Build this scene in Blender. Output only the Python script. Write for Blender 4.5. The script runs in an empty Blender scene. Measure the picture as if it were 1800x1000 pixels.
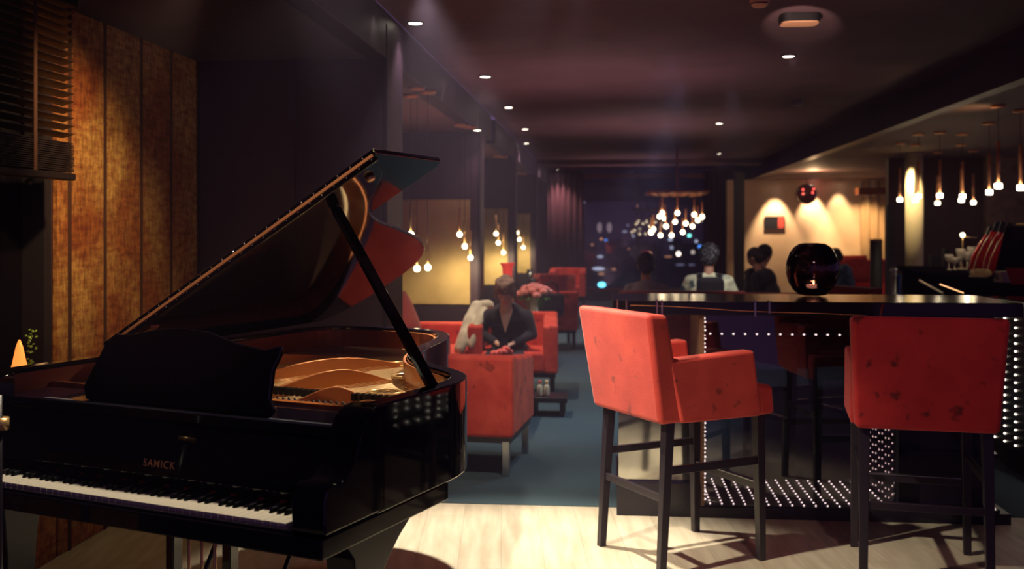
import bpy, bmesh, math, random
from mathutils import Vector, Matrix
random.seed(7)
C = bpy.context.scene
col = C.collection
pi = math.pi
# ------------------------------------------------------------------ camera, world, exposure
H = 1.45; F = 1800.0; HOR = 408.0; YAW = math.radians(5.4)
cd = bpy.data.cameras.new('camera'); cam = bpy.data.objects.new('camera', cd); col.objects.link(cam)
cam.location = (0, 0, H); cam.rotation_euler = (pi/2, 0, YAW)
cd.sensor_width = 36; cd.lens = 36; cd.shift_y = -(500-HOR)/1800.0; cd.clip_start = .05; cd.clip_end = 300
cd.dof.use_dof = True; cd.dof.focus_distance = 3.6; cd.dof.aperture_fstop = 2.8
C.camera = cam
w = bpy.data.worlds.new('world'); C.world = w; w.use_nodes = True
w.node_tree.nodes['Background'].inputs[0].default_value = (.36, .18, .56, 1)
w.node_tree.nodes['Background'].inputs[1].default_value = .22
C.view_settings.view_transform = 'Standard'; C.view_settings.look = 'None'
C.view_settings.exposure = 0.25; C.view_settings.gamma = 1; C.view_settings.use_curve_mapping = False
try:
    C.cycles.max_bounces = 8; C.cycles.sample_clamp_indirect = 3; C.cycles.caustics_reflective = False; C.cycles.caustics_refractive = False
except Exception: pass

cy, sy = math.cos(YAW), math.sin(YAW)
def cw(px, Z, z=0.0):                      # a measured distance along the view and a column of the photo -> place in the room
    X = (px-900)/F*Z
    return Vector((cy*X - sy*Z, sy*X + cy*Z, z))
def pz(px, py, z):                         # place at height z
    return cw(px, F*(H-z)/(py-HOR), z)
def zo(py, Z): return H - (py-HOR)*Z/F

# ------------------------------------------------------------------ lights that have no fixture builder of their own
def spot(p, t, e, color, size=70, blend=.5, r=.04):
    l = bpy.data.lights.new('spot_lamp', 'SPOT'); l.energy = e; l.color = color; l.spot_size = math.radians(size); l.spot_blend = blend; l.shadow_soft_size = r
    o = bpy.data.objects.new('spot_lamp', l); col.objects.link(o); o.location = p
    d = Vector(t)-Vector(p); o.rotation_euler = d.to_track_quat('-Z', 'Y').to_euler(); return o
def point(p, e, color, r=.03):
    l = bpy.data.lights.new('point_lamp', 'POINT'); l.energy = e; l.color = color; l.shadow_soft_size = r
    o = bpy.data.objects.new('point_lamp', l); col.objects.link(o); o.location = p; return o
WARM = (1, .72, .42); CREAM = (1, .84, .62); PINK = (1, .66, .60)
spot((-1.15, 3.3, 2.72), (.05, 4.55, .3), 370, CREAM, 48, .7)          # stage light from the left on the wooden floor and the left stool
spot((-.95, 5.2, 2.72), (-.45, 4.3, 0), 640, (1,.86,.66), 58, .7)          # one further back, throws the stool's shadow forward
spot((2.9, 3.6, 2.72), (2.35, 4.6, 0), 150, CREAM, 40, .6)
spot((-.1, 4.8, 2.72), (-.62, 6.1, .45), 90, CREAM, 36, .7)            # added lamp to brighten the back of the nearest armchair
spot((.9, 2.2, 2.72), (1.2, 4.5, .8), 32, (1,.55,.52), 50, .8)  # fill added from the front for the stools
spot((-.85, 3.70, 2.72), (-1.35, 2.70, .75), 160, CREAM, 40, .6)       # on the keyboard
spot((-.2, 4.6, 2.72), (-1.05, 3.55, .9), 190, (1,.82,.60), 34, .5)    # added lamp to brighten the inside of the open piano
spot((-1.5, 3.7, 2.44), (-2.5, 4.4, 1.7), 125, (1, .64, .27), 56, 1)  # washes the fabric wall
spot((-2.0, 1.2, 2.40), (-1.2, 3.35, 1.4), 60, (1,.62,.34), 34, .6)   # unseen lamp added to make the lid's brass hinge shine
spot((-2.1, 4.9, 2.44), (-2.4, 5.0, .0), 10, (1,.80,.35), 60, .9)

# ------------------------------------------------------------------ materials
def mat(name, base=(.5,.5,.5), rough=.5, metal=0, emit=None, es=0, coat=0, spec=None, trans=0, ior=1.45, sheen=0, build=None):
    m = bpy.data.materials.new(name); m.use_nodes = True
    n = m.node_tree.nodes; b = n['Principled BSDF']
    b.inputs['Base Color'].default_value = (*base, 1); b.inputs['Roughness'].default_value = rough; b.inputs['Metallic'].default_value = metal
    b.inputs['IOR'].default_value = ior
    if coat: b.inputs['Coat Weight'].default_value = coat; b.inputs['Coat Roughness'].default_value = .03
    if spec is not None: b.inputs['Specular IOR Level'].default_value = spec
    if trans: b.inputs['Transmission Weight'].default_value = trans
    if sheen: b.inputs['Sheen Weight'].default_value = sheen; b.inputs['Sheen Roughness'].default_value = .4
    if emit: b.inputs['Emission Color'].default_value = (*emit, 1); b.inputs['Emission Strength'].default_value = es
    if build: build(m, m.node_tree, b)
    return m
def noise_color(c0, c1, scale=(1,1,1), nscale=5, detail=4, lo=.35, hi=.65, bump=0, bscale=None, coords='Object'):
    def f(m, nt, b):
        N = nt.nodes; L = nt.links
        tc = N.new('ShaderNodeTexCoord'); mp = N.new('ShaderNodeMapping'); mp.inputs['Scale'].default_value = scale
        L.new(tc.outputs[coords], mp.inputs[0])
        no = N.new('ShaderNodeTexNoise'); no.inputs['Scale'].default_value = nscale; no.inputs['Detail'].default_value = detail
        L.new(mp.outputs[0], no.inputs[0])
        r = N.new('ShaderNodeValToRGB'); r.color_ramp.elements[0].position = lo; r.color_ramp.elements[1].position = hi
        r.color_ramp.elements[0].color = (*c0, 1); r.color_ramp.elements[1].color = (*c1, 1)
        L.new(no.outputs[0], r.inputs[0]); L.new(r.outputs[0], b.inputs['Base Color'])
        if bump:
            n2 = N.new('ShaderNodeTexNoise'); n2.inputs['Scale'].default_value = bscale or nscale*6; n2.inputs['Detail'].default_value = 6
            L.new(mp.outputs[0], n2.inputs[0])
            bu = N.new('ShaderNodeBump'); bu.inputs['Strength'].default_value = bump; bu.inputs['Distance'].default_value = .01
            L.new(n2.outputs[0], bu.inputs['Height']); L.new(bu.outputs[0], b.inputs['Normal'])
    return f
def planks(m, nt, b):
    N = nt.nodes; L = nt.links
    tc = N.new('ShaderNodeTexCoord'); mp = N.new('ShaderNodeMapping'); mp.inputs['Rotation'].default_value = (0,0,math.radians(84))
    L.new(tc.outputs['Object'], mp.inputs[0])
    br = N.new('ShaderNodeTexBrick'); br.inputs['Scale'].default_value = 1; br.inputs['Brick Width'].default_value = 1.5; br.inputs['Row Height'].default_value = .19
    br.inputs['Mortar Size'].default_value = .0015; br.inputs['Color1'].default_value = (.62,.56,.45,1); br.inputs['Color2'].default_value = (.56,.51,.41,1); br.inputs['Mortar'].default_value = (.40,.36,.29,1)
    L.new(mp.outputs[0], br.inputs[0])
    m2 = N.new('ShaderNodeMapping'); m2.inputs['Scale'].default_value = (1.2, 9, 1); L.new(mp.outputs[0], m2.inputs[0])
    no = N.new('ShaderNodeTexNoise'); no.inputs['Scale'].default_value = 2.2; no.inputs['Detail'].default_value = 7; L.new(m2.outputs[0], no.inputs[0])
    r = N.new('ShaderNodeValToRGB'); r.color_ramp.elements[0].position = .33; r.color_ramp.elements[1].position = .62
    r.color_ramp.elements[0].color = (.70,.67,.62,1); r.color_ramp.elements[1].color = (1,1,1,1); L.new(no.outputs[0], r.inputs[0])
    mx = N.new('ShaderNodeMixRGB'); mx.blend_type = 'MULTIPLY'; mx.inputs[0].default_value = .8
    L.new(br.outputs[0], mx.inputs[1]); L.new(r.outputs[0], mx.inputs[2]); L.new(mx.outputs[0], b.inputs['Base Color'])
def velvet(seed, c0, c1, dark):
    def f(m, nt, b):
        N = nt.nodes; L = nt.links
        tc = N.new('ShaderNodeTexCoord'); mp = N.new('ShaderNodeMapping'); mp.inputs['Location'].default_value = (seed, seed*.7, 0)
        L.new(tc.outputs['Object'], mp.inputs[0])
        n1 = N.new('ShaderNodeTexNoise'); n1.inputs['Scale'].default_value = 7; n1.inputs['Detail'].default_value = 5; L.new(mp.outputs[0], n1.inputs[0])
        r1 = N.new('ShaderNodeValToRGB'); r1.color_ramp.elements[0].position = .35; r1.color_ramp.elements[1].position = .7
        r1.color_ramp.elements[0].color = (*c0,1); r1.color_ramp.elements[1].color = (*c1,1); L.new(n1.outputs[0], r1.inputs[0])
        n2 = N.new('ShaderNodeTexNoise'); n2.inputs['Scale'].default_value = 13; n2.inputs['Detail'].default_value = 2; L.new(mp.outputs[0], n2.inputs[0])
        r2 = N.new('ShaderNodeValToRGB'); r2.color_ramp.elements[0].position = .64; r2.color_ramp.elements[1].position = .72
        r2.color_ramp.elements[0].color = (1,1,1,1); r2.color_ramp.elements[1].color = (dark,dark,dark,1); L.new(n2.outputs[0], r2.inputs[0])
        mx = N.new('ShaderNodeMixRGB'); mx.blend_type = 'MULTIPLY'; mx.inputs[0].default_value = 1
        L.new(r1.outputs[0], mx.inputs[1]); L.new(r2.outputs[0], mx.inputs[2]); L.new(mx.outputs[0], b.inputs['Base Color'])
        n3 = N.new('ShaderNodeTexNoise'); n3.inputs['Scale'].default_value = 260; L.new(mp.outputs[0], n3.inputs[0])
        bu = N.new('ShaderNodeBump'); bu.inputs['Strength'].default_value = .25; bu.inputs['Distance'].default_value = .004
        L.new(n3.outputs[0], bu.inputs['Height']); L.new(bu.outputs[0], b.inputs['Normal'])
    return f
M = {}
M['lacquer'] = mat('black_lacquer', (.006,.004,.009), .06, coat=.25)
M['barblack'] = mat('bar_black', (.008,.006,.010), .5, spec=0)
M['satin'] = mat('satin_black', (.012,.009,.016), .28)
M['matblack'] = mat('matt_black', (.010,.008,.013), .6)
M['ivory'] = mat('ivory_white', (.80,.74,.62), .25)
M['ebony'] = mat('ebony', (.008,.008,.010), .3)
M['gold'] = mat('gold_plate', (.80,.56,.30), .35, metal=.45)
M['bronze'] = mat('bronze_paint', (.66,.24,.08), .34, metal=.3, build=None)
M['brass'] = mat('brass', (.88,.56,.24), .3, metal=.7)
M['copper'] = mat('copper', (.85,.36,.15), .35, metal=.5)
M['chrome'] = mat('chrome', (.8,.8,.82), .12, metal=1)
M['steelgrey'] = mat('grey_steel', (.45,.47,.48), .3, metal=1)
M['sprucewood'] = mat('spruce_soundboard', (.45,.22,.08), .3, build=noise_color((.34,.15,.05),(.55,.28,.11),(1,14,1),5))
M['feltred'] = mat('red_felt', (.55,.05,.03), .9)
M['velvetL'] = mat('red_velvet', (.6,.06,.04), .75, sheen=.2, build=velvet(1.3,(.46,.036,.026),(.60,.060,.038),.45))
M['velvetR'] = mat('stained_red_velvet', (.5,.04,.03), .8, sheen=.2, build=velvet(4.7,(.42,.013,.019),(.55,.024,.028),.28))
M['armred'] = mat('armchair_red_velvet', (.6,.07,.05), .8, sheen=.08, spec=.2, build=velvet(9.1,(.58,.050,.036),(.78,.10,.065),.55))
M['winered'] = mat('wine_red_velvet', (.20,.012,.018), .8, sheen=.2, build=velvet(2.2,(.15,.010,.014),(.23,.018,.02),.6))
M['darkwood'] = mat('black_stained_wood', (.018,.013,.020), .35)
M['planks'] = mat('pale_plank_floor', (.55,.5,.4), .42, build=planks)
M['carpet'] = mat('petrol_blue_carpet', (.03,.06,.09), .95, build=noise_color((.030,.060,.085),(.065,.115,.145),(1,1,1),220,2,.3,.7,.5,500))
M['ceil'] = mat('plum_ceiling', (.20,.10,.10), .8, build=noise_color((.125,.070,.095),(.155,.085,.115),(1,1,1),2,3))
M['ceil_bay'] = mat('bay_ceiling', (.050,.036,.058), .75)
M['ceil_low'] = mat('low_ceiling', (.15,.085,.085), .75)
M['darkwall'] = mat('dark_plum_wall', (.055,.032,.058), .5)
M['beamm'] = mat('satin_beam', (.028,.020,.036), .5, spec=.25)
M['warmwall'] = mat('ochre_plaster', (.62,.42,.24), .8, build=noise_color((.60,.38,.24),(.74,.50,.34),(1,1,1),1.5,4))
M['brownwall'] = mat('brown_wall', (.09,.035,.030), .75)
M['concrete'] = mat('brown_concrete', (.20,.12,.08), .9, build=noise_color((.11,.06,.035),(.26,.16,.10),(1,1,1),9,8,.3,.7,.3))
M['fabricwall'] = mat('hessian_wall', (.5,.28,.08), .85, build=None)
def hess(m, nt, b):
    N = nt.nodes; L = nt.links
    tc = N.new('ShaderNodeTexCoord')
    def nz(sc, ns, lo, hi, c0, c1, det=6):
        mp = N.new('ShaderNodeMapping'); mp.inputs['Scale'].default_value = sc; L.new(tc.outputs['Object'], mp.inputs[0])
        no = N.new('ShaderNodeTexNoise'); no.inputs['Scale'].default_value = ns; no.inputs['Detail'].default_value = det; L.new(mp.outputs[0], no.inputs[0])
        r = N.new('ShaderNodeValToRGB'); r.color_ramp.elements[0].position = lo; r.color_ramp.elements[1].position = hi
        r.color_ramp.elements[0].color = (*c0,1); r.color_ramp.elements[1].color = (*c1,1); L.new(no.outputs[0], r.inputs[0]); return r, no
    a, _ = nz((1,1,3.5), 11, .34, .62, (.36,.13,.04), (.62,.36,.11))
    c, n = nz((1,1,.25), 70, .35, .6, (.55,.5,.45), (1,1,1), 3)
    d, _ = nz((1,1,.9), 2.1, .42, .60, (.62,.33,.24), (1,1,1), 3)
    e, n4 = nz((1,1,9), 40, .35, .6, (.72,.68,.62), (1,1,1), 3)
    prev = a
    for q in (c, d, e):
        mx = N.new('ShaderNodeMixRGB'); mx.blend_type = 'MULTIPLY'; mx.inputs[0].default_value = 1
        L.new(prev.outputs[0], mx.inputs[1]); L.new(q.outputs[0], mx.inputs[2]); prev = mx
    L.new(prev.outputs[0], b.inputs['Base Color'])
    bu = N.new('ShaderNodeBump'); bu.inputs['Strength'].default_value = .4; bu.inputs['Distance'].default_value = .004
    L.new(n.outputs[0], bu.inputs['Height']); L.new(bu.outputs[0], b.inputs['Normal'])
hess(M['fabricwall'], M['fabricwall'].node_tree, M['fabricwall'].node_tree.nodes['Principled BSDF'])
M['olivewall'] = mat('gold_booth_panel', (.5,.38,.16), .7, build=noise_color((.40,.29,.11),(.58,.44,.20),(1,1,1),3,6,.3,.7))
M['curtain'] = mat('plum_curtain', (.10,.035,.05), .85)
M['tancurtain'] = mat('tan_curtain', (.52,.33,.19), .85)
M['bulb'] = mat('lit_opal_bulb', (1,.9,.7), .4, emit=(1,.80,.52), es=7)
M['tip'] = mat('lit_opal_tip', (1,.9,.75), .4, emit=(1,.84,.62), es=9)
M['lens'] = mat('lit_lens', (1,.95,.85), .4, emit=(1,.86,.68), es=12)
M['led'] = mat('led_light', (1,1,1), .4, emit=(1,.84,.68), es=4)
M['ledwarm'] = mat('warm_led_light', (1,1,1), .4, emit=(1,.70,.55), es=2)
M['ledamber'] = mat('amber_led_light', (1,.8,.6), .4, emit=(1,.50,.22), es=2.4)
M['vent'] = mat('peach_cover', (.80,.42,.26), .5)
M['blind'] = mat('dark_wood_slat', (.012,.008,.010), .4, spec=.3)
M['tape'] = mat('ladder_tape', (.055,.02,.014), .9)
M['nightglass'] = mat('night_glass', (.004,.003,.006), .04)
M['skin'] = mat('skin', (.55,.27,.20), .55)
M['skinpale'] = mat('pale_skin', (.62,.34,.26), .5)
M['blonde'] = mat('ash_blond_hair', (.30,.17,.12), .6, build=noise_color((.09,.045,.040),(.34,.20,.16),(9,9,2),6,4,.3,.7,.6,40))
M['darkhair'] = mat('dark_hair', (.018,.011,.013), .55, build=noise_color((.012,.008,.010),(.045,.03,.032),(6,6,3),8,4,.3,.7,.6,40))
M['greyhair'] = mat('grey_hair', (.10,.09,.12), .6, build=noise_color((.015,.012,.02),(.22,.20,.25),(3,3,3),14,4,.45,.65,.8,50))
M['blackcloth'] = mat('black_cloth', (.014,.009,.018), .85, sheen=.2)
M['greycloth'] = mat('grey_cloth', (.34,.30,.36), .9)
M['whitecloth'] = mat('white_cloth', (.62,.62,.50), .9, build=noise_color((.06,.09,.13),(.82,.80,.62),(1,1,1),6,2,.36,.43))
M['denim'] = mat('blue_denim', (.09,.18,.30), .9, build=noise_color((.05,.10,.18),(.16,.28,.42),(1,1,1),9))
M['wool'] = mat('cream_wool', (.66,.58,.46), .95, sheen=.4, build=noise_color((.52,.45,.36),(.72,.64,.52),(1,1,1),14,3,.3,.7,.5,60))
M['leaf'] = mat('green_leaf', (.10,.22,.04), .55)
M['rose'] = mat('rose_petal', (.80,.12,.10), .6)
M['pinkrose'] = mat('pink_petal', (.85,.30,.26), .6)
M['redglass'] = mat('red_bottle_glass', (.70,.010,.012), .25)
M['frost'] = mat('frosted_glass', (.85,.80,.70), .25, trans=.35)
M['lemon'] = mat('lemon', (.88,.62,.34), .4)
M['cream'] = mat('cream_china', (.80,.68,.48), .35)
M['red_plastic'] = mat('red_card', (.75,.06,.04), .45)
M['blueplastic'] = mat('blue_plastic', (.03,.10,.40), .4)
M['pic'] = mat('abstract_print', (.2,.05,.05), .5)
def picf(m, nt, b):
    N = nt.nodes; L = nt.links
    tc = N.new('ShaderNodeTexCoord'); se = N.new('ShaderNodeSeparateXYZ'); L.new(tc.outputs['Object'], se.inputs[0])
    r = N.new('ShaderNodeValToRGB'); r.color_ramp.interpolation = 'CONSTANT'
    e = r.color_ramp.elements; e[0].position = 0; e[0].color = (.006,.004,.008,1); e[1].position = .56; e[1].color = (.50,.06,.045,1)
    ad = N.new('ShaderNodeMath'); ad.operation = 'ADD'; ad.inputs[1].default_value = .5
    L.new(se.outputs[0], ad.inputs[0]); L.new(ad.outputs[0], r.inputs[0]); L.new(r.outputs[0], b.inputs['Base Color'])
picf(M['pic'], M['pic'].node_tree, M['pic'].node_tree.nodes['Principled BSDF'])
def pane_mat(name, refl, tint=(1,1,1), rough=.01):
    m = bpy.data.materials.new(name); m.use_nodes = True; nt = m.node_tree; N = nt.nodes; N.clear()
    o = N.new('ShaderNodeOutputMaterial'); t = N.new('ShaderNodeBsdfTransparent'); t.inputs[0].default_value = (*tint,1)
    g = N.new('ShaderNodeBsdfGlossy'); g.inputs['Roughness'].default_value = rough
    mx = N.new('ShaderNodeMixShader'); fr = N.new('ShaderNodeFresnel'); fr.inputs[0].default_value = refl
    nt.links.new(fr.outputs[0], mx.inputs[0]); nt.links.new(t.outputs[0], mx.inputs[1]); nt.links.new(g.outputs[0], mx.inputs[2]); nt.links.new(mx.outputs[0], o.inputs[0])
    return m
M['pane'] = pane_mat('window_pane', 1.7, (.8,.8,.85))
M['tablepane'] = pane_mat('smoked_pane', 1.9, (.55,.52,.58))
M['mirror'] = mat('smoked_mirror', (.48,.48,.44), .08, metal=1)
M['smokeglass'] = mat('black_smoked_glass', (.02,.012,.018), .03, trans=.35, coat=1)

# ------------------------------------------------------------------ mesh helpers
class MB:
    def __init__(s): s.v = []; s.f = []; s.sm = []
    def add(s, vs, fs, smooth=False, mtx=None):
        o = len(s.v)
        s.v += [tuple(mtx @ Vector(v)) if mtx else tuple(v) for v in vs]
        s.f += [tuple(i+o for i in f) for f in fs]; s.sm += [smooth]*len(fs); return s
    def box(s, x0, y0, z0, x1, y1, z1, mtx=None):
        v = [(x0,y0,z0),(x1,y0,z0),(x1,y1,z0),(x0,y1,z0),(x0,y0,z1),(x1,y0,z1),(x1,y1,z1),(x0,y1,z1)]
        return s.add(v, [(0,3,2,1),(4,5,6,7),(0,1,5,4),(1,2,6,5),(2,3,7,6),(3,0,4,7)], False, mtx)
    def hexa(s, b, t):        # 4 bottom, 4 top points
        return s.add(list(b)+list(t), [(0,3,2,1),(4,5,6,7),(0,1,5,4),(1,2,6,5),(2,3,7,6),(3,0,4,7)])
    def prism(s, poly, z0, z1, mtx=None, smooth=False):
        n = len(poly); v = [(p[0],p[1],z0) for p in poly]+[(p[0],p[1],z1) for p in poly]
        area = sum(poly[i][0]*poly[(i+1)%n][1]-poly[(i+1)%n][0]*poly[i][1] for i in range(n))
        a = list(range(n)); 
        f = [tuple(reversed(a)), tuple(i+n for i in a)]+[(i,(i+1)%n,(i+1)%n+n,i+n) for i in range(n)]
        if area < 0: f = [tuple(reversed(q)) for q in f]
        return s.add(v, f, smooth, mtx)
    def lathe(s, prof, c=(0,0,0), n=20, mtx=None, caps=True):
        v = []; f = []
        for r, z in prof:
            for k in range(n):
                a = 2*pi*k/n; v.append((c[0]+r*math.cos(a), c[1]+r*math.sin(a), c[2]+z))
        for i in range(len(prof)-1):
            for k in range(n):
                f.append((i*n+k, i*n+(k+1)%n, (i+1)*n+(k+1)%n, (i+1)*n+k))
        if caps:
            f.append(tuple(reversed(range(n)))); f.append(tuple(range((len(prof)-1)*n, len(prof)*n)))
        return s.add(v, f, True, mtx)
    def cyl(s, p0, p1, r0, r1=None, n=12):
        p0 = Vector(p0); p1 = Vector(p1); r1 = r0 if r1 is None else r1
        d = p1-p0; L = d.length; q = d.to_track_quat('Z', 'Y').to_matrix().to_4x4(); q.translation = p0
        return s.lathe([(r0,0),(r1,L)], n=n, mtx=q)
    def ell(s, c, r, n=14, m=9, rot=None):
        v = []; f = []
        mtx = Matrix.Translation(c) @ (rot.to_4x4() if rot else Matrix.Identity(4))
        v.append((0,0,-r[2]))
        for i in range(1, m):
            t = pi*i/m
            for k in range(n):
                a = 2*pi*k/n; v.append((r[0]*math.sin(t)*math.cos(a), r[1]*math.sin(t)*math.sin(a), -r[2]*math.cos(t)))
        v.append((0,0,r[2])); e = len(v)-1
        for k in range(n):
            f.append((0, 1+(k+1)%n, 1+k)); f.append((e, e-n+k, e-n+(k+1)%n))
        for i in range(m-2):
            for k in range(n):
                f.append((1+i*n+k, 1+i*n+(k+1)%n, 1+(i+1)*n+(k+1)%n, 1+(i+1)*n+k))
        return s.add(v, f, True, mtx)
    def cap(s, p0, p1, r0, r1=None, n=12):
        r1 = r0 if r1 is None else r1
        p0 = Vector(p0); p1 = Vector(p1); d = p1-p0; L = max(d.length, 1e-5)
        q = d.to_track_quat('Z', 'Y').to_matrix().to_4x4(); q.translation = p0
        prof = [(r0*math.sin(t*pi/8), -r0*math.cos(t*pi/8)) for t in range(1,5)]+[(r1*math.sin(t*pi/8), L-r1*math.cos(t*pi/8)) for t in range(4,8)]
        return s.lathe(prof, n=n, mtx=q)
    def tube(s, pts, r, n=8):
        for a, b in zip(pts[:-1], pts[1:]): s.cap(a, b, r, r, n)
        return s
    def torus(s, c, R, r, n=24, m=8, sx=1, sy_=1, mtx=None):
        v = []; f = []
        for i in range(n):
            a = 2*pi*i/n
            for k in range(m):
                b = 2*pi*k/m; v.append((c[0]+sx*(R+r*math.cos(b))*math.cos(a), c[1]+sy_*(R+r*math.cos(b))*math.sin(a), c[2]+r*math.sin(b)))
        for i in range(n):
            for k in range(m): f.append((i*m+k, ((i+1)%n)*m+k, ((i+1)%n)*m+(k+1)%m, i*m+(k+1)%m))
        return s.add(v, f, True, mtx)
    def build(s, name, m, parent=None, bevel=0, seg=3, kind=None, subsurf=0, remesh=0, smoothit=0, loc=None, label=None):
        me = bpy.data.meshes.new(name); me.from_pydata(s.v, [], s.f); me.update()
        me.polygons.foreach_set('use_smooth', [bool(x) or bevel > 0 or remesh > 0 for x in s.sm])
        o = bpy.data.objects.new(name, me); col.objects.link(o); me.materials.append(M[m] if isinstance(m, str) else m)
        if parent: o.parent = parent
        if loc is not None: o.location = loc
        if remesh:
            d = o.modifiers.new('r', 'REMESH'); d.mode = 'VOXEL'; d.voxel_size = remesh; d.use_smooth_shade = True
            if smoothit: g = o.modifiers.new('s', 'SMOOTH'); g.iterations = smoothit; g.factor = .5
        if bevel:
            d = o.modifiers.new('b', 'BEVEL'); d.width = bevel; d.segments = seg; d.limit_method = 'ANGLE'; d.angle_limit = .6; d.harden_normals = True
        if subsurf:
            d = o.modifiers.new('u', 'SUBSURF'); d.levels = subsurf; d.render_levels = subsurf
        if kind: o['kind'] = kind
        if label: o['label'] = label
        return o
def tag(o, label, cat, group=None):
    o['label'] = label; o['category'] = cat
    if group: o['group'] = group
    return o
def thing(name, label, cat, loc=(0,0,0), rz=0, group=None):
    o = bpy.data.objects.new(name, None); col.objects.link(o); o.location = loc; o.rotation_euler = (0,0,rz); o.empty_display_size = .1
    return tag(o, label, cat, group)
def B(name, m, parent, *a, bevel=0, seg=3, **k): return MB().box(*a).build(name, m, parent, bevel, seg, **k)
def struct(name, m, *a, **k):
    o = MB().box(*a).build(name, m, None, **k); o['kind'] = 'structure'; return o
def copy_tree(o, parent=None):
    c = o.copy(); col.objects.link(c); c.parent = parent
    for ch in list(o.children): copy_tree(ch, c)
    return c
def dup(root, loc, rz, label, group=None):
    c = copy_tree(root); c.location = loc; c.rotation_euler = (0,0,rz); c['label'] = label
    if group: c['group'] = group
    return c
ORD = ['first','second','third','fourth','fifth','sixth','seventh','eighth','ninth','tenth','eleventh','twelfth','thirteenth','fourteenth','fifteenth','sixteenth']

# ================================================================== THE ROOM
ZC, ZL = 2.75, 2.47           # main ceiling, lowered ceilings
XB, XR, XW = -1.30, 2.73, -2.45
YF = 5.42; YE = 21.6
struct('floor', 'planks', -2.6, -.5, -.05, 6.5, YF, 0)
cp = MB().box(-2.6, YF, -.05, 8.5, YE+.3, .004).build('floor', 'carpet'); cp['kind'] = 'structure'
struct('ceiling', 'ceil', XB, -.5, ZC, XR, YE+.3, ZC+.1)
struct('ceiling', 'ceil_bay', -2.6, -.5, ZL, XB-.12, 6.1, ZL+.1)
struct('ceiling', 'ceil_low', -2.6, 6.1, ZL, XB-.12, YE+.3, ZL+.1)
struct('ceiling', 'ceil_low', XR+.12, -.5, ZL, 8.5, YE+.3, ZL+.1)
# dropped beams along the aisle
b = MB().box(XB-.12, -.5, ZL, XB, 11.3, ZC); b.box(XB-.12, 11.75, ZL, XB, YE, ZC)
b.build('trim_1', 'beamm', kind='structure', bevel=.006)
MB().box(XR, -.5, ZL, XR+.12, YE, ZC).build('trim_2', 'darkwall', kind='structure')
# cross band of the ceiling near the windows
struct('trim_3', 'ceil', XB, 18.4, 2.66, XR, 18.9, ZC)
# left wall
wl = struct('wall_left', 'darkwall', XW-.15, -.5, 0, XW-.03, 4.3, .78)
struct('wall_left', 'darkwall', XW-.15, 4.36, 0, XW-.03, YE, ZL)
y = 4.36; k = 0
for wdt in (.11, .33, .39, .37, .37):
    MB().box(XW-.03, y+.006, 0, XW, y+wdt-.018, ZL).build('panel', 'fabricwall', wl, bevel=.006)
    y += wdt
    MB().box(XW-.01, y-.020, 0, XW+.004, y+.004, ZL).build('seam', mat('seam_shadow_brown', (.055,.018,.012), .9), wl)
MB().box(XW-.03, 2.0, 0, XW, 4.35, .765).build('panel', 'fabricwall', wl, bevel=.006)
# window in the piano bay: reveal, black night glass, sill
struct('wall_left', 'darkwall', XW-.15, -6, 0, XW-.03, 1.95, ZL)
wn = MB().box(XW-.14, 2.0, .78, XW-.13, 4.36, ZL).build('window_1', 'nightglass', kind='structure')
MB().box(XW-.15, 4.30, .78, XW-.03, 4.36, ZL).box(XW-.15, 1.95, .78, XW-.02, 2.0, ZL).build('window_frame', 'matblack', wn)
MB().box(XW-.14, 1.95, .765, XW+.10, 4.34, .79).build('window_sill', 'darkwood', wn, bevel=.004)
# partitions between the booths
def partition(name, y0, y1, face):
    o = MB().box(XW, y0, 0, XB-.02, y1, ZL).build(name, 'darkwall', kind='structure')
    MB().box(XB-.02, y0-.02, 0, XB+.005, y1+.02, ZL+.2).build('end_post', 'beamm', o, bevel=.004)
    if face:
        MB().box(XW+.02, y0-.02, .72, XB-.10, y0, 1.78).build('panel', 'olivewall', o)
        MB().box(XW, y0-.05, 0, XB-.06, y0, .70).build('wainscot', 'darkwood', o)
    else:
        MB().box(XW+.02, y0-.015, 0, XW+.60, y0, ZL).build('panel', 'darkwall', o)
    return o
partition('wall_partition', 5.93, 6.35, False)
partition('wall_partition', 10.3, 10.6, True)
partition('wall_partition', 14.2, 14.5, True)
partition('wall_partition', 18.3, 18.6, True)
# window wall
struct('wall_back', 'darkwall', -2.6, YE+.1, 0, -.62, YE+.25, ZC)
struct('wall_back', 'darkwall', 2.15, YE+.1, 0, XR+.2, YE+.25, ZC)
wn = MB().box(-.62, YE+.12, .25, 2.15, YE+.13, 2.62).build('window_2', 'pane', kind='structure')
fr = MB()
for x in (-.62, 2.12): fr.box(x, YE+.08, .2, x+.05, YE+.2, 2.66)
fr.box(-.62, YE+.08, .2, 2.15, YE+.2, .27); fr.box(-.62, YE+.02, 2.58, 2.15, YE+.2, 2.68)
fr.build('window_frame', mat('red_brown_frame', (.20,.055,.045), .4), wn)
struct('wall_back', 'darkwall', -.62, YE+.1, 0, 2.15, YE+.25, .2)
def curtain(label, x0, x1, yy, z0, z1, m, amp=.05, pitch=.12):
    mb = MB(); n = int((x1-x0)/pitch*8); top = []; 
    pts = [(x0+(x1-x0)*i/n, yy+amp*math.sin(2*pi*i/8)+.012*math.sin(i*1.7)) for i in range(n+1)]
    poly = pts+[(p[0], p[1]+.012) for p in reversed(pts)]
    mb.prism(poly, z0, z1, smooth=True)
    return tag(mb.build('curtain', m), label, 'curtain')
curtain('plum red curtain hanging left of the night window', XB+.02, -.52, YE-.15, .02, 2.70, 'curtain')
curtain('plum red curtain hanging right of the night window', 1.98, 2.62, YE-.15, .02, 2.70, 'curtain')
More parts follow.
